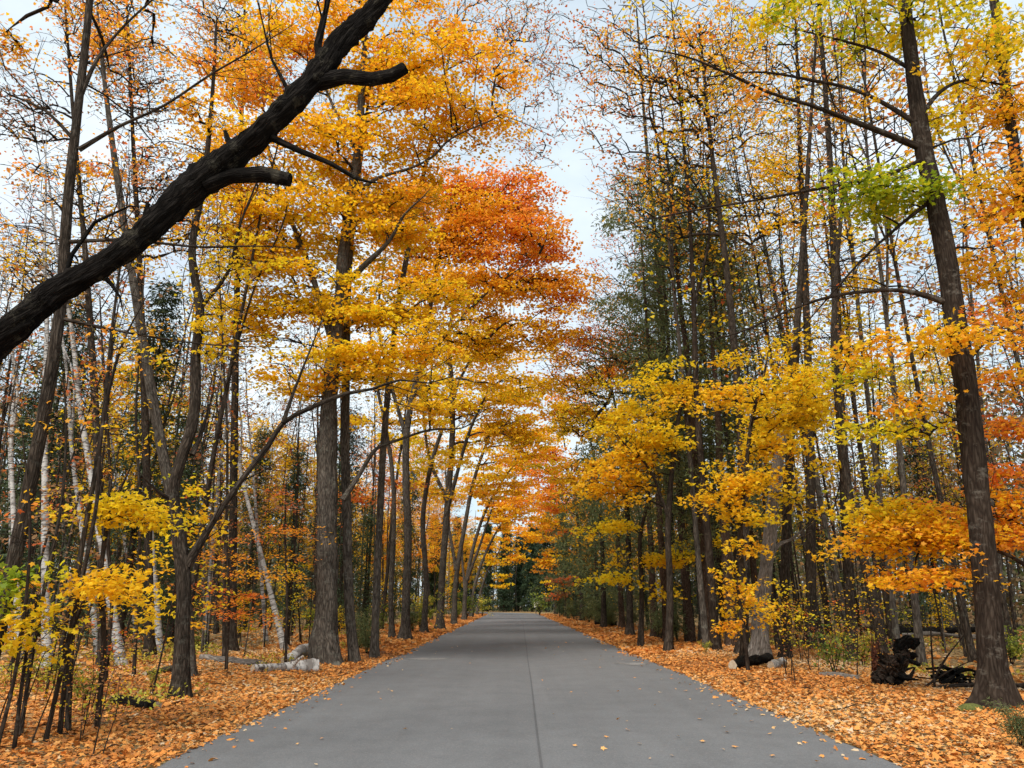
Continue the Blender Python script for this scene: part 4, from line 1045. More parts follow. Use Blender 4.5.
# ================================================================== generic woods
def gen_bare(name, H, r0, seed, hue, nt=60, bare=.5, bark_m='bark_brown', lean=.03, per=10, leaf=.12, cat='tree', crownr=1.8, cb=.4, shape='mid', wigg=.12, label=None, group=None, fork=True):
    g = np.random.default_rng(seed)
    n = 8; s = np.linspace(0, 1, n)
    lx, ly = g.normal(0, lean, 2)
    tp = np.stack([lx * s * H + np.cumsum(g.normal(0, wigg, n)) * s, ly * s * H + np.cumsum(g.normal(0, wigg, n)) * s, s * H - .1], 1)
    tr = r0 * (1 - .9 * s)
    tr[0] *= 1.1
    extra = []
    if fork:
        i = 3
        p2 = np.stack([tp[i] + (tp[i + k] - tp[i]) + np.array([g.normal(0, .3) * k * .8, g.normal(0, .3) * k * .8, 0]) * (k > 0) for k in range(0, 5)])
        extra.append((p2, tr[i:i + 5] * .65))
    hz = cb + (1.02 - cb) * g.random(nt) ** .8
    a = g.uniform(0, 2 * PI, nt); rr = crownr * np.sqrt(g.random(nt)) * np.clip(1.15 - np.abs(hz - .7) * 1.4, .25, 1)
    T = np.stack([np.interp(hz, s, tp[:, 0]) + np.cos(a) * rr, np.interp(hz, s, tp[:, 1]) + np.sin(a) * rr, hz * H], 1)
    return make_tree(name, (0, 0, 0), [(tp, tr)] + extra, T, label, cat, group, bark_m, 'twig', 'leaf', leaf, shape, per, .45, .1, .6, hue + g.normal(0, .04, nt), seed, (), cb * H * .7, .0085, 9, .06, .4, .3, .3, .6, 9., bare, 1, .07, .05, False, .07, .4)


def gen_sapling(seed, H, hue, nt=16, per=12, bark_m='bark_smooth', leaf=.1, mat_='leaf', bare=.1, name='sapling', rtip=.003, wob=.05):
    g = np.random.default_rng(seed)
    n = 6; s = np.linspace(0, 1, n)
    tp = np.stack([g.normal(0, .06) * s * H + np.cumsum(g.normal(0, wob, n)) * s, g.normal(0, .06) * s * H + np.cumsum(g.normal(0, wob, n)) * s, s * H - .06], 1)
    tr = (.006 + .0042 * H) * (1 - .9 * s)
    hz = .3 + .72 * g.random(nt); a = g.uniform(0, 2 * PI, nt); rr = .30 * H * np.sqrt(g.random(nt)) * (1.15 - hz * .7)
    T = np.stack([np.interp(hz, s, tp[:, 0]) + np.cos(a) * rr, np.interp(hz, s, tp[:, 1]) + np.sin(a) * rr, hz * H], 1)
    return make_tree(name, (0, 0, 0), [(tp, tr)], T, None, 'sapling', None, bark_m, 'twig', mat_, leaf, 'mid', per, .34, .04, .45, hue + g.normal(0, .05, nt), seed, (), .2 * H, rtip, 7, 0, .2, .15, .3, .8, 9., bare, 1, .06, .03, False, .05, .2)


def gen_bush(seed, H, hue, nt=40, per=14, leaf=.07, mat_='green', name='shrub', cat='shrub', spread=.7, shape='mid'):
    """many stems from one root"""
    g = np.random.default_rng(seed)
    stems = []
    T = []
    for q in range(7):
        a = g.uniform(0, 2 * PI); L = spread * H * g.uniform(.2, .7)
        s = np.linspace(0, 1, 4)
        p = np.stack([np.cos(a) * L * s ** 1.3 + g.normal(0, .02, 4), np.sin(a) * L * s ** 1.3 + g.normal(0, .02, 4), s * H * g.uniform(.6, 1.) - .04], 1)
        stems.append((p, np.linspace(.012, .004, 4)))
        for k in range(nt // 7):
            t = g.uniform(.3, 1.05)
            T.append(np.array([np.interp(t, s, p[:, 0]), np.interp(t, s, p[:, 1]), np.interp(t, s, p[:, 2])]) + g.normal(0, .1 * H, 3) * [1, 1, .5])
    T = np.array(T); T[:, 2] = np.maximum(T[:, 2], .08)
    return make_tree(name, (0, 0, 0), stems, T, None, cat, None, 'bark_smooth', 'twig', mat_, leaf, shape, per, .13 * H + .05, .05, .8, np.clip(hue + g.normal(0, .14, len(T)), 0.03, .97), seed, (), .08, .002, 5, 0, 0, .1, .3, .5, 9., .05, 0, .06, 0, False, .08, .2)


def copy_thing(src):
    r = src.copy(); COL.objects.link(r)
    for ch in src.children:
        c = ch.copy(); COL.objects.link(c); c.parent = r
    return r


used = set()


def put(proto, x, y, rot, s, label, group, sz=1., cat=None):
    o = proto if id(proto) not in used else copy_thing(proto)
    used.add(id(proto))
    o.location = (x, y, float(gh(x, y)))
    o.rotation_euler = (0, 0, rot); o.scale = (s, s, s * sz)
    o['label'] = label; o['group'] = group
    if cat: o['category'] = cat
    return o


g = np.random.default_rng(77)
BR = ['bark_brown', 'bark_grey', 'bark_brown', 'bark_smooth', 'bark_dark']
BARE = [gen_bare('bare_tree', 16 + 1.5 * q, .07 + .013 * (q % 4), 200 + q, [.50, .985, .975, .44, .58, .98][q], 230, [.5, .6, .7, .45, .5, .7][q], BR[q % 4], per=7) for q in range(6)]
POLE = [gen_bare('bare_tree', 11 + 1.2 * q, .034 + .007 * q, 220 + q, [.98, .96, .98, .44][q], 90, [.6, .4, .7, .4][q], BR[(q + 1) % 4], lean=.05, per=6, crownr=1.1, cb=.35, fork=False) for q in range(4)]
GOLD = [gen_bare('maple_tree', 13 + 1.6 * q, .09 + .012 * q, 240 + q, [.44, .52, .60, .38, .48][q], 420, .1, BR[q % 4], per=20, leaf=.16, shape='far', crownr=3.0, cb=.32) for q in range(5)]
BIRCH = [gen_bare('birch_tree', 14 + q, .085 + .012 * q, 260 + q, .42 + .1 * q, 44, .55, 'birch', lean=.05, per=6, leaf=.09, crownr=1.3, cb=.5, wigg=.1, fork=q == 1) for q in range(3)]
SAP = [gen_sapling(280 + q, 2.4 + .6 * q, [.40, .46, .54, .985, .36, .50][q], 40) for q in range(6)]
TWIG = [gen_sapling(300 + q, 1.9 + .4 * q, [.93, .26, .5][q], 34, 5, bare=.45, leaf=.065, rtip=.0045, wob=.10) for q in range(3)]
BUSH = [gen_bush(310 + q, 1.0 + .2 * q, [.5, .75, .3][q]) for q in range(3)]
YEW = [gen_bush(320 + q, 1.1, .5, 70, 24, .09, 'conifer', 'evergreen_shrub', 'evergreen shrub', .5, 'needle') for q in range(2)]

occupied = []


def free(x, y, d):
    for a, b_ in occupied:
        if (a - x) ** 2 + (b_ - y) ** 2 < d * d: return False
    occupied.append((x, y)); return True


for o in sc.objects:
    if o.parent is None and o.type == 'EMPTY' and o.location.length > 1: occupied.append((o.location.x, o.location.y))


def in_view(x, y, pad=60):
    q = proj(x, y, 2.)
    return q is not None and -pad < q[0] < 1024 + pad


ORD = ['first', 'second', 'third', 'fourth', 'fifth', 'sixth', 'seventh', 'eighth', 'ninth', 'tenth', 'eleventh', 'twelfth', 'thirteenth', 'fourteenth', 'fifteenth', 'sixteenth', 'seventeenth', 'eighteenth', 'nineteenth', 'twentieth']

# white birches leaning in the left wood, placed by where they stand in the photograph
birch = []
for px, Y, lean, s in [(122, 19, -.20, 1.0), (160, 22, -.06, 1.0), (48, 18, -.12, .95), (285, 24, -.16, .95), (100, 24, -.14, 1.1), (20, 22, -.10, 1.0), (266, 29, -.02, .9), (70, 28, -.05, 1.1), (138, 30, -.10, 1.), (205, 27, .03, .9), (10, 30, -.05, 1.)]:
    p = P(px, 603 + 1.5 * F / Y, Y)
    birch.append((p[0], Y, lean, s))
birch.sort(key=lambda q: proj(q[0], q[1], 1)[0])
for q, (x, y, ln, s) in enumerate(birch):
    o = put(BIRCH[q % 3], x, y, g.uniform(0, 6.28), s, '%s white birch from the left among those leaning in the left wood' % ORD[q], 'white birches leaning in the left wood')
    o.rotation_euler = (g.normal(0, .03), ln * 1.1 - .13, 0)
    occupied.append((x, y))


def scatter(n, xr, yr, d, protos, zone, group, smin, smax, side, tries=60, lean=.03, margin=1.6):
    out = []
    k = 0
    while len(out) < n and k < n * tries:
        k += 1
        x = g.uniform(*xr); y = g.uniform(*yr)
        dd = max(ROADL - x, x - ROADR)
        if dd < margin or not in_view(x, y): continue
        if not free(x, y, d): continue
        out.append((x, y))
    out.sort(key=lambda q: proj(q[0], q[1], 1)[0])
    for q, (x, y) in enumerate(out):
        pr = protos[int(g.integers(len(protos)))]
        lab = zone % ORD[q] if '%s' in zone else zone
        o = put(pr, x, y, g.uniform(0, 6.28), g.uniform(smin, smax), lab, group)
        o.rotation_euler = (g.normal(0, lean), g.normal(0, lean), o.rotation_euler[2])
    return out


L_, Rr_ = 'left', 'right'
scatter(9, (-17, -6), (17, 28), 1.2, BARE[1:3] + POLE, '%s bare slim trunk from the left in the near left wood', 'bare slim trunks in the near left wood', .8, 1.1, L_, margin=2.8)
scatter(26, (-15, -5.5), (13, 28), .6, POLE, 'thin dark pole of a young tree among the near left trunks', 'thin poles among the near left trunks', .45, .9, L_, margin=3.2, lean=.06)
scatter(46, (-34, -5.5), (24, 62), 1.4, [BARE[1], BARE[2], BARE[5], POLE[0], POLE[2]], 'bare slim trunk deep in the shade of the left wood', 'bare trunks deep in the left wood', .8, 1.2, L_, margin=2.2)
scatter(4, (-30, -12), (24, 50), 3, [GOLD[0], GOLD[3]], '%s golden leaved tree from the left behind the birches', 'golden trees behind the birches', .8, 1.1, L_)
scatter(30, (-24, -7), (50, 118), 1.9, [GOLD[0], GOLD[2], BARE[1], BARE[2], BARE[5], BARE[1]], 'distant orange or yellow tree behind the left roadside row', 'distant trees behind the left roadside row', .8, 1.1, L_)
scatter(9, (7.5, 17), (18, 30), 1.2, BARE[1:3] + BARE[4:] + POLE, '%s bare slim trunk from the left in the near right wood', 'bare slim trunks in the near right wood', .9, 1.2, Rr_, margin=2.8, lean=.015)
scatter(18, (7.5, 17), (19, 34), .6, POLE, 'thin dark pole of a young tree among the right trunks', 'thin poles among the right trunks', .45, .9, Rr_, margin=3.4, lean=.04)
scatter(18, (5.5, 15), (19, 36), 1.1, BARE, 'tall thin bare trunk rising among the dark cedars on the right', 'tall bare trunks among the cedars', 1.0, 1.3, Rr_, margin=2.4, lean=.015)
scatter(46, (8, 34), (24, 60), 1.4, [BARE[1], BARE[2], BARE[5], POLE[0], POLE[2], POLE[1]], 'bare slim trunk deep in the grey right wood', 'bare trunks deep in the right wood', .8, 1.2, Rr_, margin=3, lean=.02)
scatter(3, (12, 28), (24, 44), 3, [GOLD[0], GOLD[2], GOLD[3]], '%s yellow leaved tree from the left behind the right verge trunks', 'yellow trees behind the right verge trunks', .7, .95, Rr_)
scatter(12, (6, 24), (60, 112), 2.5, GOLD, 'distant orange or yellow tree behind the right roadside row', 'distant trees behind the right roadside row', .8, 1.1, Rr_)
scatter(16, (-16, -5.4), (12, 34), .9, [SAP[0], SAP[3], TWIG[0], SAP[4], TWIG[1], SAP[3], SAP[2]], 'small understory sapling with sparse yellow or russet leaves in the left wood', 'understory saplings of the left wood', .5, 1., L_, margin=2.4)
scatter(12, (8.5, 17), (22, 38), 1.1, [SAP[0], SAP[4], TWIG[1], TWIG[0]], 'small understory sapling with thin yellow leaves in the right wood', 'understory saplings of the right wood', .4, .8, Rr_, margin=2.8)
scatter(16, (-20, -4.6), (34, 100), 1.5, SAP[:3] + BUSH[:1], 'small bushy sapling along the far left roadside', 'saplings along the far left roadside', .7, 1.2, L_, margin=1.3)
scatter(16, (4.9, 18), (30, 100), 1.5, SAP[:2] + SAP[4:], 'small yellowing sapling along the far right roadside', 'saplings along the far right roadside', .7, 1.2, Rr_, margin=1.3)

# shrubs that can be told apart
def put_px(proto, px, py, s, label, rot=0., sz=1., group=None):
    Y = gy(py); p = P(px, py, Y)
    o = put(proto, p[0], Y, rot, s, label, group, sz)
    if group is None and 'group' in o: del o['group']
    return o


put_px(BUSH[1], 420, 632, 1.7, 'yellow green roadside bush below the tall forking grey trunk', 1., 1.2)
put_px(BUSH[2], 466, 619, 2.6, 'olive bush at the far left road edge under the leaning trunks', 2.)
put_px(BUSH[1], 482, 616, 2.2, 'small bright bush where the left road edge disappears', .3)
put_px(YEW[0], 366, 655, .85, 'dark evergreen shrub between the rough maple and the bush beyond', .6, 1.1)
put_px(YEW[1], 678, 643, 1.25, 'dark evergreen shrub at the foot of the reddish cedars', 0, 1.2)
put_px(YEW[0], 612, 628, 1.2, 'dark low evergreen on the far right verge', 2.2)
put_px(YEW[1], 1022, 752, .42, 'little evergreen seedling at the bottom right corner', 1.)
put_px(BUSH[2], 835, 676, .85, 'yellow green bush among thin stems left of the black stump', .2)
put_px(BUSH[1], 862, 668, .85, 'taller yellow green bush touching the thin leaning trunk', 1.2)
put_px(BUSH[0], 1012, 668, .9, 'green undergrowth bush behind the base of the tall right trunk', 2.)
put_px(BUSH[1], 706, 656, .35, 'low green tuft below the reddish cedar trunks', 2.)
put_px(BUSH[0], 85, 705, .5, 'ground hugging green and yellow bush at the feet of the left saplings', .4)
put_px(BUSH[1], 150, 690, .38, 'yellow leaved low bush next to the dark mossy log', 1.4)
put_px(BUSH[0], 198, 655, .55, 'green bush just behind the crooked forked trunk', .4)
put_px(BUSH[2], 540, 615, 2.8, 'olive bush at the far right road edge beneath the scarlet maple', .4)
put_px(BUSH[1], 45, 690, .5, 'yellow green bush behind the left edge saplings', 2.4)
stems = []
for q in range(18):
    px = g.uniform(778, 905); py = g.uniform(660, 688)
    Y = gy(py); p = P(px, py, Y); stems.append((px, p[0], Y))
stems.sort()
for q, (px, x, y) in enumerate(stems):
    put(TWIG[q % 3], x, y, g.uniform(0, 6), g.uniform(.5, .85), 'thin brush stem with few leaves beside the black stump', 'brush stems left of the black stump', cat='sapling')
for q in range(14):
    px = g.uniform(-10, 110); py = g.uniform(690, 760)
    Y = gy(py); p = P(px, py, Y)
    put(TWIG[q % 3], p[0], Y, g.uniform(0, 6), g.uniform(.35, .7), 'leafless wisp of brush at the feet of the left saplings', 'brush wisps under the left saplings', cat='sapling')


# ---- logs, stump, brush
def log(name, pts, rads, bark_m, label, seed, rough=.12, stubs=(), sides=16):
    pts = np.asarray(pts, float)
    pts[:, 2] -= .35 * np.mean(rads)
    base = pts.mean(0); base[2] = float(gh(base[0], base[1]))
    root = empty(name, base, label, 'log')
    mb = MB(); p, r = smooth_path(pts, rads, .12)
    r = r * (1 + .10 * np.sin(np.arange(len(r)) * .9 + seed))
    p[:, 1] += .03 * np.sin(np.arange(len(r)) * .5 + seed)
    tube(mb, p, r, sides, 0, rough, seed=seed, lump=.35, capmat=1, jag=.05)
    mb.build('trunk', [M[bark_m], M['cutwood']], root, base)
    for q, (a, b_, ra) in enumerate(stubs):
        mb = MB(); p, r = smooth_path([a, (np.asarray(a) + b_) / 2 + np.array([0, 0, .03]), b_], [ra, ra * .8, ra * .6], .1)
        tube(mb, p, r, 8, 0, 0, seed=seed + q, lump=.1, capmat=1)
        mb.build('branch_stub', [M[bark_m], M['cutwood']], root, base)
    return root


def gp(px, py, dz=0.):
    Y = gy(py); p = P(px, py, Y); p[2] = float(gh(p[0], Y)) + dz
    return p


a, b_ = gp(252, 676, .10), gp(318, 672, .12)
log('fallen_log', [a, (a + b_) / 2 + [0, .1, .02], b_], [.10, .11, .12], 'birch', 'pale birch log lying at the foot of the rough barked maple', 401, .05, [((a * .4 + b_ * .6), (a * .4 + b_ * .6) + np.array([.25, -.15, .22]), .04)])
a, b_ = gp(284, 668, .1), gp(322, 660, .42)
log('fallen_log', [a, (a + b_) / 2 + [0, 0, .05], b_], [.13, .14, .10], 'birch', 'short white log propped on the rough barked maple', 402, .05)
a, b_ = gp(200, 668, .08), gp(262, 672, .10)
log('fallen_log', [a, (a + b_) / 2, b_], [.09, .10, .08], 'snag', 'grey weathered log left of the pale birch log', 403, .15)
a, b_ = gp(112, 706, .07), gp(158, 712, .08)
log('fallen_log', [a, (a + b_) / 2 + [0, 0, .02], b_], [.075, .09, .07], 'bark_dark', 'short dark mossy log among leaves under the yellow sprays', 404, .15)
a, b_ = gp(143, 680, .06), gp(176, 676, .08)
log('fallen_log', [a, (a + b_) / 2, b_], [.07, .08, .07], 'bark_grey', 'short log with pale top lying left of the crooked trunk', 405, .15)
a, b_ = gp(733, 672, .14), gp(770, 666, .15)
log('fallen_log', [a, (a + b_) / 2, b_], [.12, .13, .12], 'bark_dark', 'dark cut log on the leaves at the foot of the pale snag', 406, .15)
a, b_ = gp(771, 671, .10), gp(783, 668, .11)
log('fallen_log', [a, (a + b_) / 2, b_], [.10, .11, .10], 'birch', 'stubby whitish log right of the dark cut log', 407, .06)
a, b_ = gp(820, 678, .05), gp(860, 681, .06)
log('fallen_log', [a, (a + b_) / 2, b_], [.06, .07, .06], 'snag', 'small grey log half hidden by brush left of the stump', 408, .15)
a, b_ = gp(938, 690, .05), gp(1040, 690, .08)
log('fallen_branch', [a, (a * .6 + b_ * .4) + [0, 0, .03], b_], [.03, .045, .05], 'bark_brown', 'dark fallen branch passing behind the tall right trunk', 409, .1)
for q, (p0, p1, r_, m_, lab) in enumerate([
        ((880, 641), (985, 636), .14, 'bark_dark', 'long dark fallen trunk across the clearing behind the stump'),
        ((930, 634), (1040, 634), .12, 'bark_grey', 'grey fallen trunk farther back right of the stump'),
        ((860, 632), (950, 630), .11, 'bark_brown', 'brown fallen trunk farthest back in the clearing'),
        ((905, 645), (1000, 650), .07, 'snag', 'thin pale fallen pole nearest the stump in the clearing'),
        ((596, 626), (618, 628), .12, 'bark_dark', 'dark log on the far right verge under the golden maples')]):
    a, b_ = gp(*p0, .18), gp(*p1, .22)
    log('fallen_log', [a, (a * .7 + b_ * .3) + [0, .1, .08], (a * .3 + b_ * .7) + [0, 0, .02], b_], [r_, r_ * 1.1, r_, r_ * .8], m_, lab, 420 + q, .12)

# the black upturned stump
b0 = gp(905, 688); gs = np.random.default_rng(5)
root = empty('tree_stump', b0, 'black upturned stump with ragged root plate on the right verge', 'stump')
mb = MB()
pp = np.array([[-.42, .1, -.12], [-.30, .06, .10], [-.16, .0, .30], [-.02, -.02, .46], [.06, -.04, .58], [.10, -.05, .66]]) + b0
p, r = smooth_path(pp, [.30, .29, .23, .17, .14, .09], .03)
tube(mb, p, r, 30, 0, .4, seed=9, lump=.5, jag=.16)
mb.build('trunk', [M['bark_deep']], root, b0)
mb = MB()
p, r = smooth_path(np.array([[-.10, -.03, .60], [.02, -.05, .74], [.16, -.06, .78], [.28, -.05, .70]]) + b0, [.09, .14, .13, .08], .03)
tube(mb, p, r, 18, 0, .3, seed=12, lump=.5, jag=.15); mb.build('root_knot', [M['char']], root, b0)
for q in range(26):
    an = gs.uniform(0, 2 * PI); h = gs.uniform(.0, .62); L = gs.uniform(.15, .34)
    c0 = b0 + [-.36 + h * .7 + math.cos(an) * .20 * (1 - h), math.sin(an) * .2, h * .95]
    e = c0 + np.array([math.cos(an) * L, math.sin(an) * L, gs.uniform(-.5, .35) * L])
    e[2] = max(e[2], b0[2] + .01)
    mid = (c0 + e) / 2 + gs.normal(0, .06, 3)
    mb = MB(); p, r = smooth_path([c0, mid, e], [gs.uniform(.04, .09), .04, .01], .03)
    tube(mb, p, r, 9, 0, .0, seed=q, lump=.4, jag=.13); mb.build('root', [(M['char'], M['bark_deep'], M['bark_brown'])[q % 3]], root, b0)
b1 = gp(879, 682)
root = empty('tree_stump', b1, 'narrow broken stump of red brown rotten wood beside the black stump', 'stump')
mb = MB()
p, r = smooth_path(np.array([[0, 0, -.05], [.01, 0, .3], [.03, 0, .55], [.05, 0, .72]]) + b1, [.13, .11, .085, .03], .04)
tube(mb, p, r, 20, 0, .45, seed=14, lump=.3, flare=.3, flare_h=.12, jag=.14); mb.build('trunk', [M['rotten']], root, b1)
for q in range(4):
    mb = MB(); c0 = b1 + [gs.normal(0, .05), gs.normal(0, .04), .45]
    p, r = smooth_path([c0, c0 + [gs.normal(.02, .02), 0, .3 + .1 * gs.random()]], [.04, .004], .05)
    tube(mb, p, r, 6, 0, seed=q); mb.build('splinter', [M['rotten']], root, b1)
# brush pile
b2 = gp(958, 684)
root = empty('brush_pile', b2, 'low heap of dark broken sticks between the stump and tall trunk', 'brush pile')
for q in range(30):
    an = gs.normal(.1, .5); L = gs.uniform(.3, .75)
    c0 = b2 + [gs.normal(0, .22), gs.normal(0, .14), gs.uniform(.02, .30)]
    dv = np.array([math.cos(an), math.sin(an) * .8, gs.normal(0, .22)]) * L / 2
    a, b_ = c0 - dv, c0 + dv
    a[2] = max(a[2], b2[2] + .01); b_[2] = max(b_[2], b2[2] + .01)
    rr = gs.uniform(.012, .045)
    mb = MB(); p, r = smooth_path([a, c0 + gs.normal(0, .02, 3), b_], [rr, rr, rr * .6], .08)
    tube(mb, p, r, 7, 0, 0, seed=q, lump=.15); mb.build('stick', [M['char'] if q % 3 else M['bark_dark']], root, b2)
# slanting dead sticks leaning by the stump
for q, (p0, p1, rp, lab) in enumerate([((930, 685), (965, 634), 1.6, 'bare stick leaning right from the leaves between stump and brush pile'), ((922, 690), (985, 655), 1.2, 'lower bare stick leaning right above the brush pile'), ((935, 690), (931, 600), 1.3, 'upright bare stick right of the black stump')]):
    Y = gy(p0[1]); a = gp(*p0); b_ = P(p1[0], p1[1], Y)
    mb = MB(); p, r = smooth_path([a, (a + b_) / 2 + [0, .05, .03], b_], [rp * .018, rp * .012, .005], .08)
    tube(mb, p, r, 6, 0, seed=q, lump=.1)
    o = mb.build('stick', [M['bark_smooth']], None, a); o.location = a
    tag(o, lab, 'stick')

# moss cushion at the foot of the tall right trunk
b3 = gp(972, 714); mb = MB(); n, k = 9, 14
ph = np.linspace(0, PI / 2, n)[:, None]; th = np.linspace(0, 2 * PI, k, endpoint=False)[None]
rr = 1 + .18 * np.sin(3 * th + 1) + .1 * np.sin(5 * th)
v = np.stack([.17 * np.cos(ph) * np.cos(th) * rr, .13 * np.cos(ph) * np.sin(th) * rr, .10 * np.sin(ph) + 0 * th], -1).reshape(-1, 3)
i, j = np.meshgrid(np.arange(n - 1), np.arange(k), indexing='ij')
mb.add(v + b3, np.stack([i * k + j, i * k + (j + 1) % k, (i + 1) * k + (j + 1) % k, (i + 1) * k + j], -1).reshape(-1, 4))
o = mb.build('moss_mound', [M['moss']], None, b3); o.location = b3
tag(o, 'mossy dark hump against the foot of the tall right trunk', 'moss')

# small white sign at the far end of the road
b4 = P(536, 611, 112.); b4[2] = 0
root = empty('road_sign', b4, 'tiny white sign on a post where the road ends', 'sign')
mb = MB(); tube(mb, np.array([[0, 0, 0], [0, 0, 1.2]]) + b4, np.array([.05, .05]), 8); mb.build('post', [M['snag']], root, b4)
mb = MB()
v = np.array([(x, y, z) for x in (-.28, .28) for y in (-.09, -.06) for z in (.9, 1.65)]) + b4
mb.add(v, [[0, 1, 3, 2], [4, 6, 7, 5], [0, 4, 5, 1], [2, 3, 7, 6], [0, 2, 6, 4], [1, 5, 7, 3]], smooth=False); mb.build('panel', [M['white']], root, b4)

# ---- evergreens closing the end of the road and deep in the woods
SPR = [conifer('spruce_tree', (0, 0, 0), 17 + 2 * q, 3.0, .22, None, 340 + q, None, low=.04, dens=1.5, leaf=.42, gap=.15, hue=.3, per=16, taper=.8, bark_m='bark_brown', shape='needle', needles='spruce') for q in range(2)]
HEM = [conifer('hemlock_tree', (0, 0, 0), 11 + 3 * q, 2.4, .15, None, 350 + q, None, low=.06, dens=1.1, leaf=.24, gap=.3, hue=.6, per=18, bark_m='bark_brown', shape='needle', needles='spruce') for q in range(2)]
gq = np.random.default_rng(88)
ends = [(-4.5, 143), (-1.5, 140), (1.2, 145), (3.6, 138), (6.2, 134), (8.8, 139), (-7.5, 150), (11.5, 132), (-1, 152), (5, 150), (8.2, 126), (14, 140), (-11, 152), (2.5, 156), (-14, 146), (18, 138)]
ends.sort(key=lambda q: proj(q[0], q[1], 1)[0])
for q, (x, y) in enumerate(ends):
    put(SPR[q % 2], x, y, gq.uniform(0, 6), gq.uniform(.75, 1.05), 'dark spruce in the wall of evergreens closing the end of the road', 'spruces closing the end of the road')
for q, (x, y) in enumerate(sorted([(-13, 30), (-17, 27), (-20, 33), (-11, 38), (-24, 36), (-12, 24), (-16, 36), (-10, 44), (-19, 41), (-7.5, 55), (-14, 55), (-15, 44), (-9.5, 50), (-27, 42), (-8, 36), (-21, 25)], key=lambda q: proj(*q, 1)[0])):
    put(HEM[q % 2], x, y, gq.uniform(0, 6), gq.uniform(.7, 1.0), '%s dark hemlock from the left behind the left birches' % ORD[q], 'hemlocks behind the left birches')
for q, (x, y) in enumerate(sorted([(9, 40), (12, 48), (8.5, 56), (7.5, 68), (22, 40), (7, 88), (17, 52)], key=lambda q: proj(*q, 1)[0])):
    put(HEM[q % 2], x, y, gq.uniform(0, 6), gq.uniform(.8, 1.1), '%s dark hemlock from the left in the right wood' % ORD[q], 'hemlocks in the right wood')


gq = np.random.default_rng(91)
und = []
for q in range(22):
    y = gq.uniform(27, 100); und.append((gq.uniform(5.0, 7.5), y))
und.sort(key=lambda q: proj(*q, 1)[0])
for q, (x, y) in enumerate(und):
    put([HEM[0], YEW[1], BUSH[0], HEM[1], YEW[0]][q % 5], x, y, gq.uniform(0, 6), [.22, 1.6, 1.4, .2, 1.5][q % 5] * gq.uniform(.8, 1.3), 'low dark evergreen or green bush filling the far right roadside under the maples', 'low greenery along the far right roadside')
und = []
for q in range(16):
    y = gq.uniform(24, 100); und.append((gq.uniform(-7.5, -4.7), y))
und.sort(key=lambda q: proj(*q, 1)[0])
for q, (x, y) in enumerate(und):
    put([BUSH[1], YEW[1], BUSH[2], HEM[1]][q % 4], x, y, gq.uniform(0, 6), [1.2, 1.3, 1.2, .2][q % 4] * gq.uniform(.7, 1.2), 'low bush or evergreen filling the far left roadside under the leaning trunks', 'low greenery along the far left roadside')


def ground_plants(label, xr, yr, n, seed):
    g = np.random.default_rng(seed); mb = MB()
    x = g.uniform(*xr, n); y = g.uniform(*yr, n)
    k = np.sin(x * 1.3 + seed) + np.sin(y * .9 + x * .5) > .25
    x, y = x[k], y[k]
    m_ = g.poisson(7, len(x)); idx = np.repeat(np.arange(len(x)), m_)
    px_ = x[idx] + g.normal(0, .12, len(idx)); py_ = y[idx] + g.normal(0, .12, len(idx))
    z = gh(px_, py_) + g.uniform(.03, .26, len(idx))
    leaves(mb, np.stack([px_, py_, z], 1), .075, np.clip(g.normal(.80, .16, len(x))[idx], .1, .98), 'oval', .7, 0, g)
    for q in range(len(x)):
        b_ = np.array([x[q], y[q], float(gh(x[q], y[q]))])
        for s in range(2):
            tube(mb, np.array([b_, b_ + [g.normal(0, .08), g.normal(0, .08), g.uniform(.12, .3)]]), np.array([.004, .002]), 3, 1, cap=False)
    tag(mb.build('ground_plants', [M['green'], M['twig']]), label, None, None, 'stuff')


ground_plants('low yellow green plants growing through the leaves on the left', (-12, -5.2), (9, 26), 1300, 1)
ground_plants('low green plants growing through the leaves on the right', (7.6, 17), (15, 32), 900, 2)
g = np.random.default_rng(93); mb = MB()
for q in range(900):
    s_ = 1 if g.random() < .5 else -1
    x = (3.9 + 9 * g.random() ** 1.3) if s_ > 0 else -(3.6 + 9 * g.random() ** 1.3)
    y = 7 + 25 * g.random(); L = g.uniform(.08, .45); an = g.uniform(0, 6.28); z = float(gh(x, y)) + .03
    d_ = np.array([math.cos(an), math.sin(an), g.normal(0, .12)]) * L
    tube(mb, np.array([[x, y, z], [x, y, z] + d_ * .5 + g.normal(0, .015, 3), [x, y, z] + d_]), np.array([.006, .005, .003]) * g.uniform(.6, 1.6), 4, 0, cap=False)
tag(mb.build('fallen_twigs', [M['bark_brown']]), 'thin broken twigs lying among the fallen leaves', None, None, 'stuff')


gq = np.random.default_rng(97)
inner = sorted([(-8.2, 113, 0), (-12, 117, 1), (-10.5, 106, 0), (-15, 111, 1), (-7.0, 121, 1), (-9.5, 126, 0), (-6.2, 117.5, 0)], key=lambda q: proj(q[0], q[1], 1)[0])
for q, (x, y, k) in enumerate(inner):
    x = min(x, -26 + math.sqrt(max(0, 21.3 ** 2 - (y - 110.5) ** 2)))
    put(SPR[q % 2] if k else GOLD[(0, 2, 4)[q % 3]], x, y, gq.uniform(0, 6), gq.uniform(.55, .75) if k else gq.uniform(.7, .9), 'golden or dark evergreen tree standing inside the far bend of the road', 'trees inside the far bend')


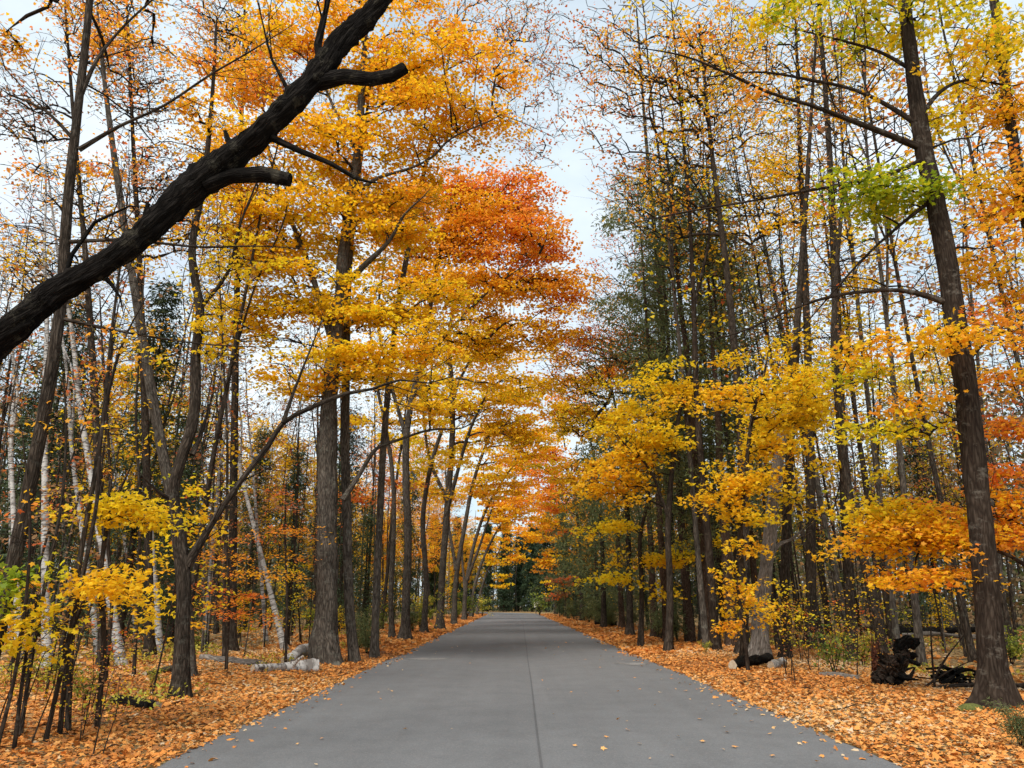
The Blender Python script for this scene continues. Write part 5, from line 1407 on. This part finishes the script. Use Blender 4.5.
# ---- the far wood that reads as one mass
def far_wood(name, sgn, label, seed, PAL):
    g = np.random.default_rng(seed)
    mb = MB()
    for q in range(420):
        y = 30 + 115 * g.random(); x = sgn * (22 + 40 * g.random() + (0 if y < 110 else -14 * g.random()))
        if abs(x) < .42 * y * .0 + 20: continue
        H = g.uniform(10, 17); r = g.uniform(.06, .17)
        s = np.linspace(0, 1, 4)
        p = np.stack([x + np.cumsum(g.normal(0, .25, 4)), y + np.cumsum(g.normal(0, .2, 4)), s * H + float(gh(x, y)) - .1], 1)
        tube(mb, p, r * (1 - .8 * s), 5, 1, seed=q, cap=False)
        for b_ in range(4):
            h = g.uniform(.3, .95); a = g.uniform(0, 6.28); L = g.uniform(1, 3)
            c0 = np.array([np.interp(h, s, p[:, 0]), np.interp(h, s, p[:, 1]), np.interp(h, s, p[:, 2])])
            tube(mb, np.array([c0, c0 + [math.cos(a) * L * .5, math.sin(a) * L * .5, L * .4], c0 + [math.cos(a) * L, math.sin(a) * L, L * .9]]), np.array([.035, .025, .012]), 3, 1, cap=False)
    nc = 3200
    y = 28 + 120 * g.random(nc); x = sgn * (20 + 42 * g.random(nc)); z = 13 * g.random(nc) ** 1.1 + .3
    hc = g.choice(PAL, nc)
    k = g.poisson(34, nc); idx = np.repeat(np.arange(nc), k); n = len(idx)
    c = np.stack([x[idx] + g.normal(0, 1.2, n), y[idx] + g.normal(0, 1.2, n), np.maximum(z[idx] + g.normal(0, .55, n), .1)], 1)
    leaves(mb, c, .30, np.clip(hc[idx] + g.normal(0, .05, n), .02, .99), 'far', .8, 0, g)
    o = mb.build(name, [M['dry'], M['bark_grey']])
    tag(o, label, None, None, 'stuff')


far_wood('far_woods', -1, 'far olive and brown wood behind the left trunks', 501, [.05, .1, .15, .2, .25, .3, .4, .45, .5, .6, .78])
far_wood('far_woods', 1, 'far grey brown wood behind the right trunks', 502, [.15, .2, .32, .4, .42, .45, .45, .48, .5, .55, .6, .7])

g = np.random.default_rng(503)
mb = MB()
for q in range(260):
    x = g.uniform(-70, 60); y = 140 + 60 * g.random() + .0 * x
    if x < -14 and y < 152: y += 20
    H = g.uniform(12, 20); s = np.linspace(0, 1, 4)
    p = np.stack([x + np.cumsum(g.normal(0, .3, 4)), y + np.cumsum(g.normal(0, .2, 4)), s * H - .1], 1)
    tube(mb, p, g.uniform(.1, .22) * (1 - .8 * s), 5, 1, seed=q, cap=False)
nc = 1500
x = g.uniform(-75, 65, nc); y = 150 + 50 * g.random(nc); z = 17 * g.random(nc) ** 1.1 + .3
hc = g.choice([.05, .1, .2, .3, .45, .65, .82, .95], nc); k = g.poisson(26, nc); idx = np.repeat(np.arange(nc), k); n = len(idx)
leaves(mb, np.stack([x[idx] + g.normal(0, 1.5, n), y[idx] + g.normal(0, 1.2, n), np.maximum(z[idx] + g.normal(0, .8, n), .1)], 1), .55, np.clip(hc[idx] + g.normal(0, .05, n), .02, .99), 'far', .8, 0, g)
tag(mb.build('far_woods', [M['dry'], M['bark_grey']]), 'distant mixed wood beyond the bend at the end of the road', None, None, 'stuff')

# prototypes that were never placed
for lst in (BARE, POLE, GOLD, BIRCH, SAP, TWIG, BUSH, YEW, SPR, HEM):
    for o in lst:
        if id(o) not in used:
            for c in list(o.children): bpy.data.objects.remove(c)
            bpy.data.objects.remove(o)
